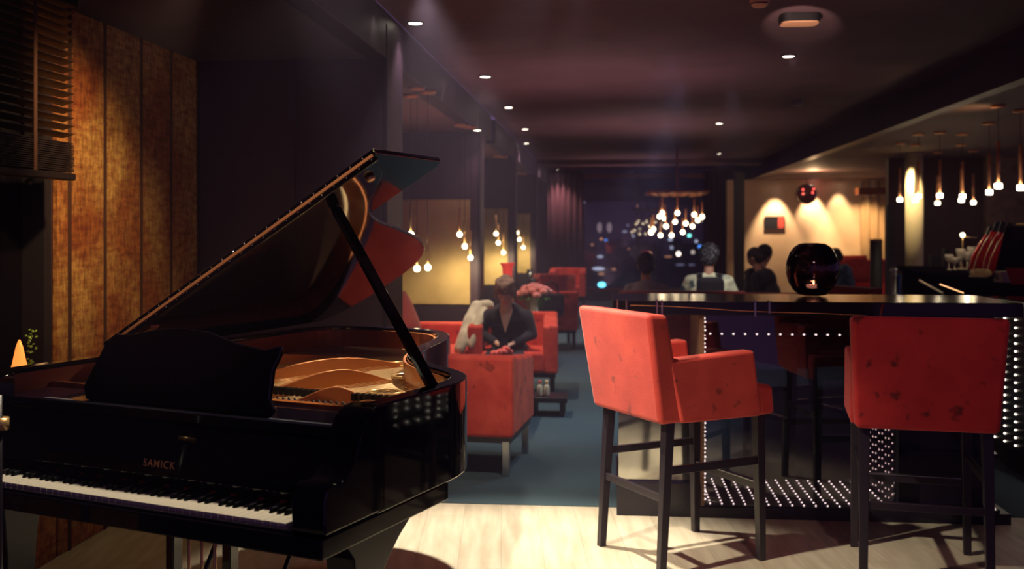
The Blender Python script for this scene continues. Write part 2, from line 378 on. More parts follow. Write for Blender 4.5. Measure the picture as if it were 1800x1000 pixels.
# column at the right edge of the aisle
p = cw(1299, 19.0)
struct('trim_4', 'matblack', p.x-.09, p.y-.09, 0, p.x+.09, p.y+.09, ZC)
# right-hand lounge: ochre wall far behind
a0 = cw(1305, 20); a1 = cw(1502, 20)
struct('wall_far_right', 'warmwall', a0.x-.3, a0.y, 0, a1.x+2.4, a0.y+.15, ZL)
# back-bar wall
bw = cw(1562, 14.2)
struct('wall_bar', 'brownwall', bw.x, bw.y, 0, 8.5, bw.y+.15, ZL)
cpn = cw(1733, 13.6)
struct('wall_concrete', 'concrete', cpn.x, cpn.y-.02, 0, 8.5, cpn.y+.1, ZL)
dk = cw(1557, 14.0)
struct('trim_5', 'matblack', dk.x, dk.y-.06, 0, dk.x+.10, dk.y+.06, 1.82)
# lintel in front of the tan curtain
l0 = cw(1503, 17.0, zo(342, 17)); l1 = cw(1556, 17.0)
struct('trim_6', mat('orange_brown_lintel', (.45,.16,.07), .5), l0.x, l0.y-.25, zo(343,17), l1.x+.05, l0.y, zo(331,17))
# ------------------------------------------------------------------ lit ceiling fixtures
proto = thing('downlight', 'x', 'ceiling light')
MB().torus((0,0,-.003), .042, .007, n=24).build('trim_ring', 'matblack', proto)
MB().lathe([(.036,-.006),(.036,-.001)]).build('lens', 'lens', proto)
DL = [(730,41,ZC,'nearest one on the left, beside the beam'), (853,135,ZC,'second brightest on the left, beside the second beam stretch'), (894,189,ZC,'small one left of the middle, just before the notch in the beam'),
      (923,227,ZC,'right of the beam end, upper of a close pair'), (925,252,ZC,'right of the beam end, lower of a close pair'),
      (957,287,ZC,'far back above the left curtain'), (980,298,ZC,'furthest back, right next to the curtain top'),
      (1264,217,ZC,'right of the middle, upper of the two above the window'), (1264,270,ZC,'right of the middle, lower of the two above the window'),
      (1386,99,ZC,'on the dark right side under the peach cover'), (839,229,ZL,'low one hanging over the booth at the partition corner'), (1581,291,ZL,'small one on the bar ceiling left of the lit column')]
DE = [22,120,45,60,60,50,40,22,22,3,8,6]
for i, (x, y, z, d) in enumerate(DL):
    P = pz(x, y, z-.006); P.z = z
    o = proto if i == 0 else copy_tree(proto)
    o.location = P; o['label'] = 'round lit downlight, '+d; o['group'] = 'recessed ceiling downlights'
    if i < 10 : o.scale = (1.15,)*3
    spot((P.x, P.y, z-.03), (P.x+.05, P.y, 0), DE[i], PINK if i not in (1,) else CREAM, 95, .9)
# peach rounded cover, smoke detectors
P = pz(1405, 41, 2.70)
t = thing('air_vent', 'peach rounded rectangular cover on the dark ceiling', 'vent', (P.x,P.y,ZC), 0)
pl = [(.115*math.copysign(min(1,abs(math.cos(a))**.45),math.cos(a)), .085*math.copysign(abs(math.sin(a))**.45,math.sin(a))) for a in [2*pi*k/28 for k in range(28)]]
MB().prism(pl, -.05, -.0, smooth=False).build('housing', 'matblack', t)
MB().prism([(x*.95,y*.95) for x,y in pl], -.056, -.05).build('cover', 'vent', t)
spot((P.x-.2, P.y-.9, 2.3), (P.x, P.y, 2.7), 45, (1,.70,.52), 24, .5, .005)  # unseen lamp added so the peach cover shows bright
for (x, y, lb) in ((1402,178,'small round smoke detector on the dark ceiling below the peach cover'), (1335,-2,'round smoke detector cut by the top edge of the photo')):
    P = pz(x, y, ZC)
    t = thing('smoke_detector', lb, 'smoke detector', (P.x,P.y,ZC), 0)
    MB().lathe([(.055,0),(.055,-.02),(.035,-.045),(.012,-.048)]).build('housing', 'vent' if y < 0 else 'greycloth', t)
    MB().torus((0,0,-.03), .05, .003).build('ring', 'satin', t)

# ------------------------------------------------------------------ wooden blind
t = thing('wooden_blind', 'dark wooden venetian blind half raised over the window beside the piano', 'blind', (-2.30, 3.2, 0))
sl = MB(); n = 17
y0, y1 = -1.4, .98
for i in range(n):
    z = 1.86 + i*.0345
    sl.hexa([(-.025,y0,z-.009),(.025,y0,z+.006),(.025,y1,z+.006),(-.025,y1,z-.009)], [(-.025,y0,z-.006),(.025,y0,z+.009),(.025,y1,z+.009),(-.025,y1,z-.006)])
sl.build('slats', 'blind', t)
st = MB()
for i in range(15): st.box(-.026+.002*(i%2), y0, 1.705+i*.0085, .026-.002*(i%3), y1+.004*(i%2), 1.7105+i*.0085)
st.build('raised_slats', 'blind', t)
MB().box(-.03, y0, 1.67, .03, y1+.01, 1.70).build('bottom_rail', 'blind', t, bevel=.006)
for yy in (y1-.30, y1-1.2):
    MB().box(.026, yy-.012, 1.69, .029, yy+.012, 2.44).box(-.029, yy-.012, 1.69, -.026, yy+.012, 2.44).build('ladder_tape', 'tape', t)
    MB().cyl((0,yy,1.66),(0,yy,1.64),.008,.011).build('cord_button', 'blind', t)
MB().box(-.04, y0, 2.41, .04, y1+.01, 2.468).build('head_rail', 'blind', t, bevel=.004)
# made-up ornament on the sill, stands in for an orange glow in the window
t = thing('table_lamp', 'made-up glowing orange ornament with green sprigs on the window sill', 'lamp', pz(8, 674, .79))
t.location = (-2.40, 3.98, .79)
MB().lathe([(.06,0),(.065,.01),(.05,.05),(.028,.12),(.014,.19),(.004,.22)]).build('shade', mat('orange_glow', (.8,.3,.08), .3, emit=(1,.28,.05), es=1.1, build=None), t)
MB().lathe([(.07,0),(.07,.012)]).build('base', 'brass', t)
lf = MB()
for i in range(46):
    a = random.uniform(-.3,1.9); r = random.uniform(.02,.07); z = random.uniform(.06,.26)
    lf.ell((r*math.cos(a)*.6, .03+r*math.sin(a), z), (.007,.007,.003), 6, 4, Matrix.Rotation(random.random()*3,3,'X'))
lf.build('sprigs', 'leaf', t, kind='stuff')
point((-2.32, 4.0, 1.05), .5, (1,.5,.2), .03)  # added lamp spreads the glow of the made-up ornament

# ================================================================== GRAND PIANO
pn = thing('grand_piano', 'glossy black grand piano with raised lid and gold lettering on the fallboard', 'piano', (-2.078, 2.93, 0), math.radians(-19.6))
def bez(p, n=10):
    out = []
    for i in range(n):
        t = i/n; s = 1-t
        out.append(tuple(s**3*p[0][k]+3*s*s*t*p[1][k]+3*s*t*t*p[2][k]+t**3*p[3][k] for k in (0,1)))
    return out
outl = [(1.5,.20)]
outl += bez([(1.5,.58),(1.5,.84),(1.36,.90),(1.24,.99)], 10)
outl += bez([(1.24,.99),(1.12,1.08),(1.02,1.22),(.955,1.42)], 8)
outl += bez([(.955,1.42),(.865,1.70),(.82,2.10),(.45,2.12)], 14)
outl += bez([(.45,2.12),(.16,2.13),(-.02,2.10),(-.02,1.80)], 10)
outl += [(-.02,1.80), (-.02,.20)]

def inset(poly, d):
    res = []; n = len(poly)
    for i in range(n):
        a = Vector(poly[max(i-1,0)]); b = Vector(poly[min(i+1,n-1)]); t = (b-a).normalized()
        nn = Vector((-t.y, t.x)); p = Vector(poly[i])+nn*d; res.append((p.x,p.y))
    return res
inn = inset(outl, .055)
def band(o, i, z0, z1):
    mb = MB(); n = len(o); v = []
    for k in range(n): v += [(o[k][0],o[k][1],z0),(o[k][0],o[k][1],z1),(i[k][0],i[k][1],z1),(i[k][0],i[k][1],z0)]
    f = []
    for k in range(n-1):
        for j in range(4): f.append((4*k+j, 4*(k+1)+j, 4*(k+1)+(j+1)%4, 4*k+(j+1)%4))
    f += [(0,1,2,3),(4*n-1,4*n-2,4*n-3,4*n-4)]
    mb.add(v, [tuple(reversed(q)) for q in f], False); return mb
rim = band(outl, inn, .715, 1.0).build('rim', 'lacquer', pn, bevel=.006, seg=3)
inn2 = inset(outl, .062); inn3 = inset(outl, .059)
band(inn3, inset(outl,.068), .80, .985).build('inner_rim', mat('mahogany_inner_rim', (.52,.17,.06), .25, coat=.3), pn)
MB().prism([p for p in inset(outl,.06)], .74, .80).build('soundboard', 'sprucewood', pn)
# cheek arms beside the keys
for x0, x1 in ((1.40,1.5),(-.02,.11)):
    prof = [(-.03,.72),(-.035,.80),(-.02,.832),(.0,.842),(.02,.835),(.05,.838),(.09,.87),(.12,.93),(.15,.975),(.19,.996),(.24,1.0),(.24,.72)]
    mtx = Matrix(((0,0,1,0),(1,0,0,0),(0,1,0,0),(0,0,0,1)))
    MB().prism(prof, x0, x1, mtx).build('arm', 'lacquer', pn, bevel=.006)
B('keybed', 'lacquer', pn, -.02, -.045, .665, 1.5, .585, .716, bevel=.004)
B('keyslip', 'lacquer', pn, .10, -.035, .712, 1.41, -.012, .722, bevel=.003)
# keys
kw = 1.23/52; x0k = .135
wk = None
for i in range(52):
    if wk is None:
        wk = MB().box(0,-.006,.705, kw-.0012, .15, .730).build('white_key', 'ivory', pn, bevel=.0012, seg=2)
        o = wk
    else: o = wk.copy(); col.objects.link(o); o.parent = pn
    o.location = (x0k+i*kw, 0, 0)
bk = None
for i in range(51):
    if (i % 7) in (0,2,3,5,6):   # A#, C#, D#, F#, G#
        if bk is None:
            bk = MB().hexa([(-.006,.052,.729),(.006,.052,.729),(.006,.149,.729),(-.006,.149,.729)], [(-.0045,.060,.742),(.0045,.060,.742),(.0045,.149,.742),(-.0045,.149,.742)]).build('black_key', 'ebony', pn, bevel=.001, seg=2)
            o = bk
        else: o = bk.copy(); col.objects.link(o); o.parent = pn
        o.location = (x0k+(i+1)*kw, 0, 0)
B('felt_strip', 'feltred', pn, .11, .146, .729, 1.39, .152, .736)
fb = MB().prism([(.150,.738),(.150,.76),(.156,.80),(.165,.872),(.175,.898),(.195,.905),(.21,.90),(.21,.738)], .112, 1.398, Matrix(((0,0,1,0),(1,0,0,0),(0,1,0,0),(0,0,0,1)))).build('fallboard', 'lacquer', pn, bevel=.003)
fc = bpy.data.curves.new('lettering', 'FONT'); fc.body = 'SAMICK'; fc.size = .030; fc.extrude = .0006; fc.offset = .0002; fc.space_character = 1.18; fc.align_x = 'CENTER'
tmp = bpy.data.objects.new('lettering_curve', fc); col.objects.link(tmp); dg = bpy.context.evaluated_depsgraph_get()
lme = bpy.data.meshes.new_from_object(tmp.evaluated_get(dg)); bpy.data.objects.remove(tmp)
lme.materials.clear(); lme.materials.append(mat('gold_letters', (.85,.36,.16), .4, metal=.1))
lt = bpy.data.objects.new('lettering', lme); col.objects.link(lt); lt.parent = fb
lt.location = (.80, .1505, .781); lt.rotation_euler = (pi/2-.15, 0, 0)
lt['label'] = 'gold SAMICK lettering'
# shelf in front of the desk
B('music_shelf', 'lacquer', pn, .10, .19, .905, 1.41, .42, .935, bevel=.005)
B('shelf_front_strip', mat('grey_shelf_strip', (.10,.11,.14), .2), pn, .30, .186, .935, 1.38, .20, .941)
# music desk, leaning back
dpts = [(.40,0),(1.20,0),(1.215,.02),(1.19,.05),(1.185,.14),(1.205,.19),(1.20,.215),(1.14,.20),(1.02,.215),(.90,.245),(.78,.255),(.66,.245),(.56,.225),(.48,.22),(.44,.19),(.40,.10),(.375,.04)]
dpts = [(.41+(x-.375)*.87, z*.925) for x, z in dpts]
dm = Matrix.Translation((0,.235,.936)) @ Matrix.Rotation(math.radians(75),4,'X')
MB().prism(dpts, -.009, .009, dm).build('music_desk', 'lacquer', pn, bevel=.005)
for x in (.46,1.06): MB().box(x,.245,.935,x+.03,.31,.95).build('desk_hinge', 'brass', pn)
# tuning pins and plate
plate = MB()
ins = inset(outl, .11)
plate.prism([p for p in ins if p[1] > .5]+[(.05,.44),(1.43,.44)], .900, .912)
pl_o = plate.build('iron_plate', 'gold', pn, bevel=.003)
for (cx_, cy_, rr) in ((1.21,.695,.042),(1.12,.84,.045),(1.0,1.20,.05),(.8,1.5,.05)):
    MB().torus((cx_,cy_,.917), rr, .007, sx=1.25).build('plate_ring', 'brass', pl_o)
    MB().lathe([(rr-.008,.0),(rr-.008,.002)], (cx_,cy_,.9125), 24).build('sound_hole', 'ebony', pl_o)
def fin(p0, p1, h0, h1, w=.016, m='bronze'):
    # upright curved brace from p0 to p1, taller in the middle
    mb = MB(); d = Vector((p1[0]-p0[0], p1[1]-p0[1])); n = Vector((-d.y, d.x)).normalized()*w/2
    N = 14; v = []
    for i in range(N+1):
        t = i/N; c = Vector(p0)+d*t; hh = .912+h0+(h1-h0)*(math.sin(pi*min(1,t**1.5))**1.3)
        v += [(c.x-n.x,c.y-n.y,.90),(c.x+n.x,c.y+n.y,.90),(c.x+n.x,c.y+n.y,hh),(c.x-n.x,c.y-n.y,hh)]
    f = []
    for i in range(N):
        for j in range(4): f.append((4*i+j,4*i+(j+1)%4,4*i+4+(j+1)%4,4*i+4+j))
    f += [(3,2,1,0),(4*N,4*N+1,4*N+2,4*N+3)]
    mb.add(v, f); return mb.build('plate_brace', m, pl_o, bevel=.003)
fin((.96,.45),(1.19,.65), .008,.060)
fin((.76,.46),(1.0,1.08), .008,.068)
fin((.48,.46),(.82,1.50), .008,.065)
fin((1.13,.45),(1.31,.61), .006,.032)
fin((.22,.46),(.40,1.60), .008,.05)
sg = MB()
for i in range(64):
    a = .10+i*.0205; ln = min(1.7, 1.85-.95*(i/64)**1.1)
    sg.cyl((a,.47,.926),(min(a+.10,1.40),max(.62,ln-.08),.926),.0006,n=4)
sg.build('strings', 'brass', pn, kind='stuff')
tp = MB()
for r in range(4):
    for i in range(60): tp.cyl((.09+i*.0222+.005*r,.47+.018*r,.912),(.09+i*.0222+.005*r,.468+.018*r,.938),.003,n=6)
tp.build('tuning_pins', 'steelgrey', pn, kind='stuff')
dmp = MB()
for i in range(58): dmp.box(.11+i*.0212,.60,.928,.122+i*.0212,.63,.95)
dmp.build('dampers', 'ebony', pn, kind='stuff')
MB().box(.05,.425,.86,1.43,.45,.945).build('pin_block_rail', mat('orange_mahogany', (.55,.17,.05), .2, coat=.5), pn, bevel=.003)
# rosette and plate bolts
rs = MB(); rs.torus((1.36,.70,.925), .016, .005); rs.ell((1.36,.70,.926),(.010,.010,.008)); rs.build('rosette', 'gold', pl_o)
# lid
TH = math.radians(30); LW = 1.355
lid_e = bpy.data.objects.new('lid', None)
lo = [(min(x,LW)-0, y) for x, y in outl if y > .725]
lo = [(LW,.72)]+[(x*LW/1.5*(1+.07*min(1,max(0,(y-1)/.42))), y) for x, y in outl if y > .74 and x > .02]+[(0,1.18),(0,.72)]
lid = MB().prism(lo, 0, .018).build('lid', 'lacquer', pn, bevel=.005)
lid.location = (0,0,1.006); lid.rotation_euler = (0,-TH,0)
MB().prism([(.0,.72),(LW,.72),(LW,1.15),(LW-.03,1.18),(.0,1.18)], .024, .042).build('lid_flap', 'lacquer', lid, bevel=.005)
hg = MB().box(.02,.712,.016,LW-.01,.721,.0255)
hgo = hg.build('piano_hinge', mat('worn_brass_hinge', (.85,.42,.20), .45, metal=.2), lid)
sc = MB()
for i in range(48):
    x = .04+i*(LW-.06)/47; sc.ell((x,.711,.010 if i%2 else .031),(.0036,.003,.0036),6,4)
sc.build('hinge_screws', 'chrome', lid, kind='stuff')
MB().lathe([(.012,-.016),(.016,-.010),(.016,-.001)], (LW-.10,.80,0)).build('rubber_buffer', 'brass', lid)
MB().lathe([(.018,-.010),(.022,-.004),(.022,-.001)], (1.05,.86,0)).build('prop_cup', 'brass', lid)
MB().box(.12,.76,-.004,.20,.80,.0).build('hinge_leaf', 'brass', lid)
pr = MB()
p0 = Vector((1.462,.578,.975)); p1 = Vector((.915,.85,1.535))
q = (p1-p0).to_track_quat('Z','X').to_matrix().to_4x4(); q.translation = p0
pr.box(-.011,-.017,0,.011,.017,(p1-p0).length-.005, q)
prop = pr.build('lid_prop', 'lacquer', pn, bevel=.004)
MB().tube([q@Vector((-.013,-.008,.06)),q@Vector((-.013,-.008,.17)),q@Vector((-.013,0,.18)),q@Vector((-.013,.008,.17)),q@Vector((-.013,.008,.06))],.0022,6).build('prop_catch','chrome',prop)
MB().box(1.44,.555,.93,1.485,.60,.99).build('prop_block', 'lacquer', pn, bevel=.004)
# legs with scrolled brackets
def leg(cx_, b0, flip=1):
    prof = [(0,0.0),(.075,0.0),(.085,.10),(.10,.45),(.11,.52),(.15,.56),(.20,.60),(.275,.645),(.29,.665),(-.13,.665),(-.125,.648),(-.06,.640),(-.025,.60),(-.018,.52),(-.01,.42)]
    mtx = Matrix(((0,0,1,0),(flip,0,0,b0),(0,1,0,0),(0,0,0,1)))
    o = MB().prism(prof, cx_-.045, cx_+.045, mtx).build('leg', 'satin', pn, bevel=.004)
    MB().lathe([(.02,0),(.03,.012),(.02,.03)], (cx_, b0+flip*.037, -.0), 12).build('caster', 'brass', o)
    return o
leg(1.40, .20); leg(.09, .20); leg(.45, 1.85, -1)
# pedal lyre
ly = MB(); ly.box(.60,.30,.10,.94,.42,.135); ly.build('pedal_box', 'lacquer', pn, bevel=.006)
for x in (.66,.88): MB().box(x-.016,.34,.135,x+.016,.38,.667).build('lyre_post', 'lacquer', pn, bevel=.004)
for x in (.72,.77,.82): MB().cyl((x,.36,.135),(x,.36,.667),.005).build('pedal_rod', 'brass', pn)
for x in (.70,.77,.84): MB().hexa([(x-.012,.16,.07),(x+.012,.16,.07),(x+.01,.31,.115),(x-.01,.31,.115)],[(x-.012,.16,.082),(x+.012,.16,.082),(x+.01,.31,.127),(x-.01,.31,.127)]).build('pedal', 'brass', pn, bevel=.003)
MB().cyl((.62,.40,.13),(.62,.78,.70),.008).build('lyre_brace', 'lacquer', pn)
MB().cyl((.92,.40,.13),(.92,.78,.70),.008).build('lyre_brace', 'lacquer', pn)
# black stand at the left frame edge, before the keyboard
P = cw(-4, 2.70)
t = thing('microphone_stand', 'black round stand with brass disc cut by the left edge beside the keyboard', 'stand', (P.x,P.y,0), .4)
MB().lathe([(.10,0),(.10,.015),(.02,.03)]).build('base', 'satin', t)
MB().cyl((0,0,.02),(0,0,1.02),.012).build('pole', 'satin', t)
MB().lathe([(.028,0),(.028,.03)], (0,0,.93)).build('disc', 'brass', t)

# ================================================================== BAR STOOLS
def make_stool(label, loc, rz, mv):
    t = thing('bar_stool', label, 'bar stool', loc, rz, 'red bar stools around the high table')
    MB().hexa([(-.275,-.30,.645),(.275,-.30,.645),(.275,-.17,.645),(-.275,-.17,.645)], [(-.298,-.375,1.112),(.298,-.375,1.112),(.298,-.275,1.106),(-.298,-.275,1.106)]).build('backrest', mv, t, bevel=.022, seg=4)
    for s in (-1,1):
        a = MB()
        xs = sorted((s*.205, s*.288))
        a.hexa([(xs[0],-.20,.645),(xs[1],-.20,.645),(xs[1],.225,.645),(xs[0],.225,.645)], [(xs[0],-.27,.915),(xs[1],-.27,.915),(xs[1],.185,.935),(xs[0],.185,.935)])
        a.build('armrest', mv, t, bevel=.016, seg=4)
    MB().box(-.215,-.24,.65,.215,.24,.79).build('seat', mv, t, bevel=.02, seg=4)
    MB().hexa([(-.282,.215,.645),(.282,.215,.645),(.282,.305,.648),(-.282,.305,.648)], [(-.282,.205,.785),(.282,.205,.785),(.275,.298,.775),(-.275,.298,.775)]).build('seat_front', mv, t, bevel=.022, seg=4)
    for sx in (-1,1):
        for yb, yt in ((-.275,-.235),(.255,.245)):
            x = sx*.235
            def sq(x, y, z, h): return [(x-h,y-h,z),(x+h,y-h,z),(x+h,y+h,z),(x-h,y+h,z)]
            MB().hexa(sq(x*1.03,yb,0,.016), sq(x,yt,.65,.022)).build('leg', 'darkwood', t, bevel=.003)
        MB().box(sx*.235-.010,-.25,.425,sx*.235+.010,.25,.458).build('rung', 'darkwood', t, bevel=.003)
    MB().box(-.235,-.268,.31,.235,-.248,.342).build('rung', 'darkwood', t, bevel=.003)
    fr_ = MB().box(-.235,.240,.31,.235,.262,.342).build('footrest', 'darkwood', t, bevel=.003)
    MB().box(-.215,.236,.342,.215,.266,.345).build('kick_strip', 'steelgrey', fr_)
    return t
make_stool('red velvet bar stool turned sideways beside the left end of the high table', (.327,4.69,0), math.radians(-58.6), 'velvetL')
make_stool('dark red stained bar stool seen from straight behind, at the right', (1.325,4.564,0), math.radians(-9.2), 'velvetR')
P = cw(1418, 6.25)
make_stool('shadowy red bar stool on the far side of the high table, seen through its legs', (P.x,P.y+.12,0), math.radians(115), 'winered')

# ================================================================== HIGH TABLE WITH LED BOX
t = thing('high_table', 'long black glossy high table with dotted led light box and low plinth', 'table', (1.0, 5.58, 0))
X0, X1, Y0, Y1 = -.98, 1.03, -.33, .33
B('table_top', mat('table_gloss', (.008,.006,.010), .14), t, X0, Y0, 1.03, X1, Y1, 1.10, bevel=.004)
B('plinth', 'satin', t, X0+.02, Y0+.02, 0, X1-.05, Y1-.02, .055, bevel=.003)
B('plinth_block', 'satin', t, X0+.02, Y0+.02, .05, -.535, Y1-.02, .17, bevel=.003)
B('mirror_panel', 'mirror', t, X0+.03, Y0+.06, .17, -.54, Y0+.07, .62)
B('side_cabinet', 'satin', t, .46, -.20, .055, .93, Y1-.03, 1.03, bevel=.003)
B('cabinet_shelf', 'lacquer', t, .46, Y0+.03, .33, .93, -.20, .35)
B('cabinet_shelf', 'lacquer', t, .46, Y0+.03, .055, .93, -.20, .07)
lx0, lx1 = -.515, .42
sdl = MB().box(lx0-.025, Y0+.03, .055, lx0, Y1-.04, 1.03).build('side_panel', mat('tan_side_panel', (.22,.12,.07), .4), t, bevel=.002)
sdr = MB().box(lx1, Y0+.03, .055, lx1+.025, Y1-.04, 1.03).build('side_panel', 'matblack', t, bevel=.002)
fl = MB().box(lx0, Y0+.03, .055, lx1, Y1-.04, .065).build('box_floor', 'matblack', t)
B('front_pane', 'tablepane', t, lx0, Y0+.025, .066, lx1, Y0+.029, 1.03)
led = MB()
for i in range(16):
    for j in range(10):
        led.ell((lx0+.03+i*.0585, Y0+.045+j*.058, .068), (.0052,.0052,.0045), 8, 5)
led.build('led_dots', 'led', fl, kind='stuff')
led = MB()
for j in range(9):
    for i in range(22): led.ell((lx1-.002, Y0+.05+j*.064, .09+i*.043+.01*(j%2)), (.004,.0052,.0052), 8, 5)
led.build('led_dots', 'ledwarm', sdr, kind='stuff')
led = MB()
for i in range(22): led.ell((lx0+.004, Y0+.04, .09+i*.043), (.006,.006,.006), 8, 5); led.ell((lx0+.004, Y0+.075, .105+i*.043), (.006,.006,.006), 8, 5)
led.build('led_dots', 'led', sdl, kind='stuff')
led = MB()
for i in range(16): led.ell((lx0+.03+i*.0585, Y0+.045, 1.45-(587-408)/343+.004), (.0065,.0065,.0055), 8, 5)
rl = MB().box(lx0, Y0+.05, .925, lx1, Y0+.06, .94).build('upper_rail', 'matblack', t)
led.build('led_dots', 'led', rl, kind='stuff')
# cable sagging along the edge, glass clips
cb = MB(); pts = []
for i in range(25):
    u = i/24; pts.append((X0+.09+u*1.17, Y0-.004, 1.078-.046*u+.003*math.sin(u*9)))
cb.tube(pts, .0018, 6); cb.build('cable', 'copper', t)
for x, h in ((-.96,.055),(-.915,.06),(-.76,.065),(-.735,.065),(-.27,.07),(-.20,.055)):
    MB().box(x, Y0-.006, 1.095-h, x+.008, Y0, 1.106).box(x, Y0-.006, 1.100, x+.008, Y0+.05, 1.104).build('clip', 'steelgrey', t)
MB().cyl((.36,Y0-.003,1.095),(.345,Y0-.003,1.035),.006).build('red_tie', 'winered', t)
# round vase with candle
P = pz(1428, 520, 1.10)
v = thing('glass_vase', 'round black smoked glass vase holding a lit candle on the high table', 'vase', (P.x,P.y,1.10))
prof = [(.045,.002),(.075,.008),(.105,.035),(.128,.075),(.140,.12),(.143,.155),(.137,.195),(.122,.235),(.098,.268),(.070,.286),(.042,.290),(.022,.280)]
pin_ = [(r-.006, z+(.006 if k < 2 else 0)) for k,(r,z) in enumerate(prof)]
vm = MB(); vm.lathe(prof+list(reversed(pin_)), n=48, caps=False); n_ = 48; k_ = len(prof)*2-1
vm.add([(x,y,z) for x,y,z in vm.v[:n_]], [tuple(reversed(range(n_)))], True); vm.add([(x,y,z) for x,y,z in vm.v[k_*n_:(k_+1)*n_]], [tuple(range(n_))], True)
vm.build('bowl', pane_mat('smoked_bowl_glass', 1.55, (.42,.30,.32), .02), v)
shp = [(.112,.052),(.130,.09),(.1365,.125),(.137,.155),(.131,.193),(.116,.231),(.093,.261),(.066,.279)]
sm_ = MB(); sv = []; sf = []
for r_, z_ in shp:
    for k in range(60): a = 2*pi*k/60; sv.append((r_*math.cos(a)*.985, r_*math.sin(a)*.985, z_))
opening = {0:(36,45), 1:(36,44), 2:(37,43), 3:(36,42), 4:(37,41)}       # gap in the added shell, its orange inside imitates the warm reflection
for i_ in range(len(shp)-1):
    for k in range(60):
        if i_ in opening and opening[i_][0] <= k < opening[i_][1]: continue
        sf.append((i_*60+k, i_*60+(k+1)%60, (i_+1)*60+(k+1)%60, (i_+1)*60+k))
sm_.add(sv, sf, True)
so_ = sm_.build('added_shell', mat('warm_glow_shell', (.50,.17,.07), .35, metal=.3), v)
sol = so_.modifiers.new('t', 'SOLIDIFY'); sol.thickness = .002; sol.material_offset = 1; sol.offset = 1
so_.data.materials.append(mat('black_shell_outside', (.010,.006,.009), .06, coat=1))
c_ = thing('candle_holder', 'small glass candle holder with burning candle inside the round vase', 'candle', (P.x-.0,P.y-.035,1.118)); c_.scale = (1.15,)*3
MB().lathe([(.032,.0),(.034,.035),(.036,.04)]).build('cup', mat('candle_lit_glass', (.9,.7,.5), .3, emit=(1,.62,.38), es=1.6), c_)  # the candle's light is put into the cup as emission
MB().ell((0,0,.050),(.004,.004,.010)).build('flame', mat('flame', (1,.7,.3), .5, emit=(1,.6,.25), es=30), c_)
point((P.x,P.y-.035,1.20), 1.0, (1,.55,.28), .004)

# ================================================================== ARMCHAIRS AND SOFAS
def make_armchair(label, loc, rz, m='armred', legm='steelgrey', w=.78, d=.74, h=.715):
    t = thing('armchair', label, 'armchair', loc, rz, 'red velvet armchairs along the aisle')
    MB().hexa([(-w/2,-d/2,.235),(w/2,-d/2,.235),(w/2,-d/2+.16,.235),(-w/2,-d/2+.16,.235)], [(-w/2,-d/2-.02,h),(w/2,-d/2-.02,h),(w/2,-d/2+.13,h),(-w/2,-d/2+.13,h)]).build('backrest', m, t, bevel=.025, seg=4)
    for s in (-1,1):
        xs = sorted((s*(w/2-.13), s*w/2))
        MB().hexa([(xs[0],-d/2+.1,.235),(xs[1],-d/2+.1,.235),(xs[1],d/2,.235),(xs[0],d/2,.235)], [(xs[0],-d/2+.1,h-.01),(xs[1],-d/2+.1,h-.01),(xs[1],d/2,h-.07),(xs[0],d/2,h-.07)]).build('armrest', m, t, bevel=.025, seg=4)
    MB().box(-w/2+.12,-d/2+.1,.24,w/2-.12,d/2+.01,.42).build('seat', m, t, bevel=.03, seg=4)
    B('base_frame', 'darkwood', t, -w/2+.02,-d/2+.03,.20,w/2-.02,d/2-.02,.245)
    for sx in (-1,1):
        for syy in (-1,1):
            x = sx*(w/2-.05); y = syy*(d/2-.05)
            MB().hexa([(x-.02,y-.02,0),(x+.02,y-.02,0),(x+.02,y+.02,0),(x-.02,y+.02,0)],[(x-.022,y-.022,.21),(x+.022,y-.022,.21),(x+.022,y+.022,.21),(x-.022,y+.022,.21)]).build('leg', legm, t, bevel=.002)
    return t
rzn = math.radians(-5.5)
cor = cw(897, 6.04)
ctr = cor + Matrix.Rotation(rzn,3,'Z') @ Vector((-.37,.35,0))
ac = make_armchair('red velvet armchair seen from behind, nearest, right behind the piano tail', (ctr.x,ctr.y,0), rzn)
wc = cw(904, 9.15)
make_armchair('red armchair the woman in black sits in', (wc.x,wc.y,0), math.radians(183), legm='darkwood')
P = cw(957, 13.0); make_armchair('third red armchair down the aisle with a dark bag hung over it', (P.x,P.y,0), math.radians(8), legm='darkwood')
P = cw(973, 17.0); make_armchair('broad red armchair far down the aisle before the curtain', (P.x,P.y,0), math.radians(180), legm='darkwood', w=.72, h=.74)
P = cw(998, 19.6); make_armchair('furthest red armchair beside the left curtain', (P.x,P.y,0), math.radians(180), legm='darkwood', w=.70, h=.76)
def sofa(name, label, loc, rz, w, m, h=.80, arm=.60, d=.85, seat=.42, group=None, arms=True):
    t = thing(name, label, 'sofa', loc, rz, group)
    MB().box(-w/2,-d/2,.12,w/2,-d/2+.18,h).build('backrest', m, t, bevel=.035, seg=4)
    MB().box(-w/2+.14,-d/2+.15,.20,w/2-.14,d/2,seat).build('seat', m, t, bevel=.035, seg=4)
    if arms:
        for s in (-1,1):
            xs = sorted((s*(w/2-.15), s*w/2)); MB().box(xs[0],-d/2+.1,.12,xs[1],d/2-.02,arm).build('armrest', m, t, bevel=.03, seg=4)
    for sx in (-1,1):
        for s2 in (-1,1): MB().box(sx*(w/2-.06)-.02,s2*(d/2-.08)-.02,0,sx*(w/2-.06)+.02,s2*(d/2-.08)+.02,.13).build('leg', 'darkwood', t)
    return t
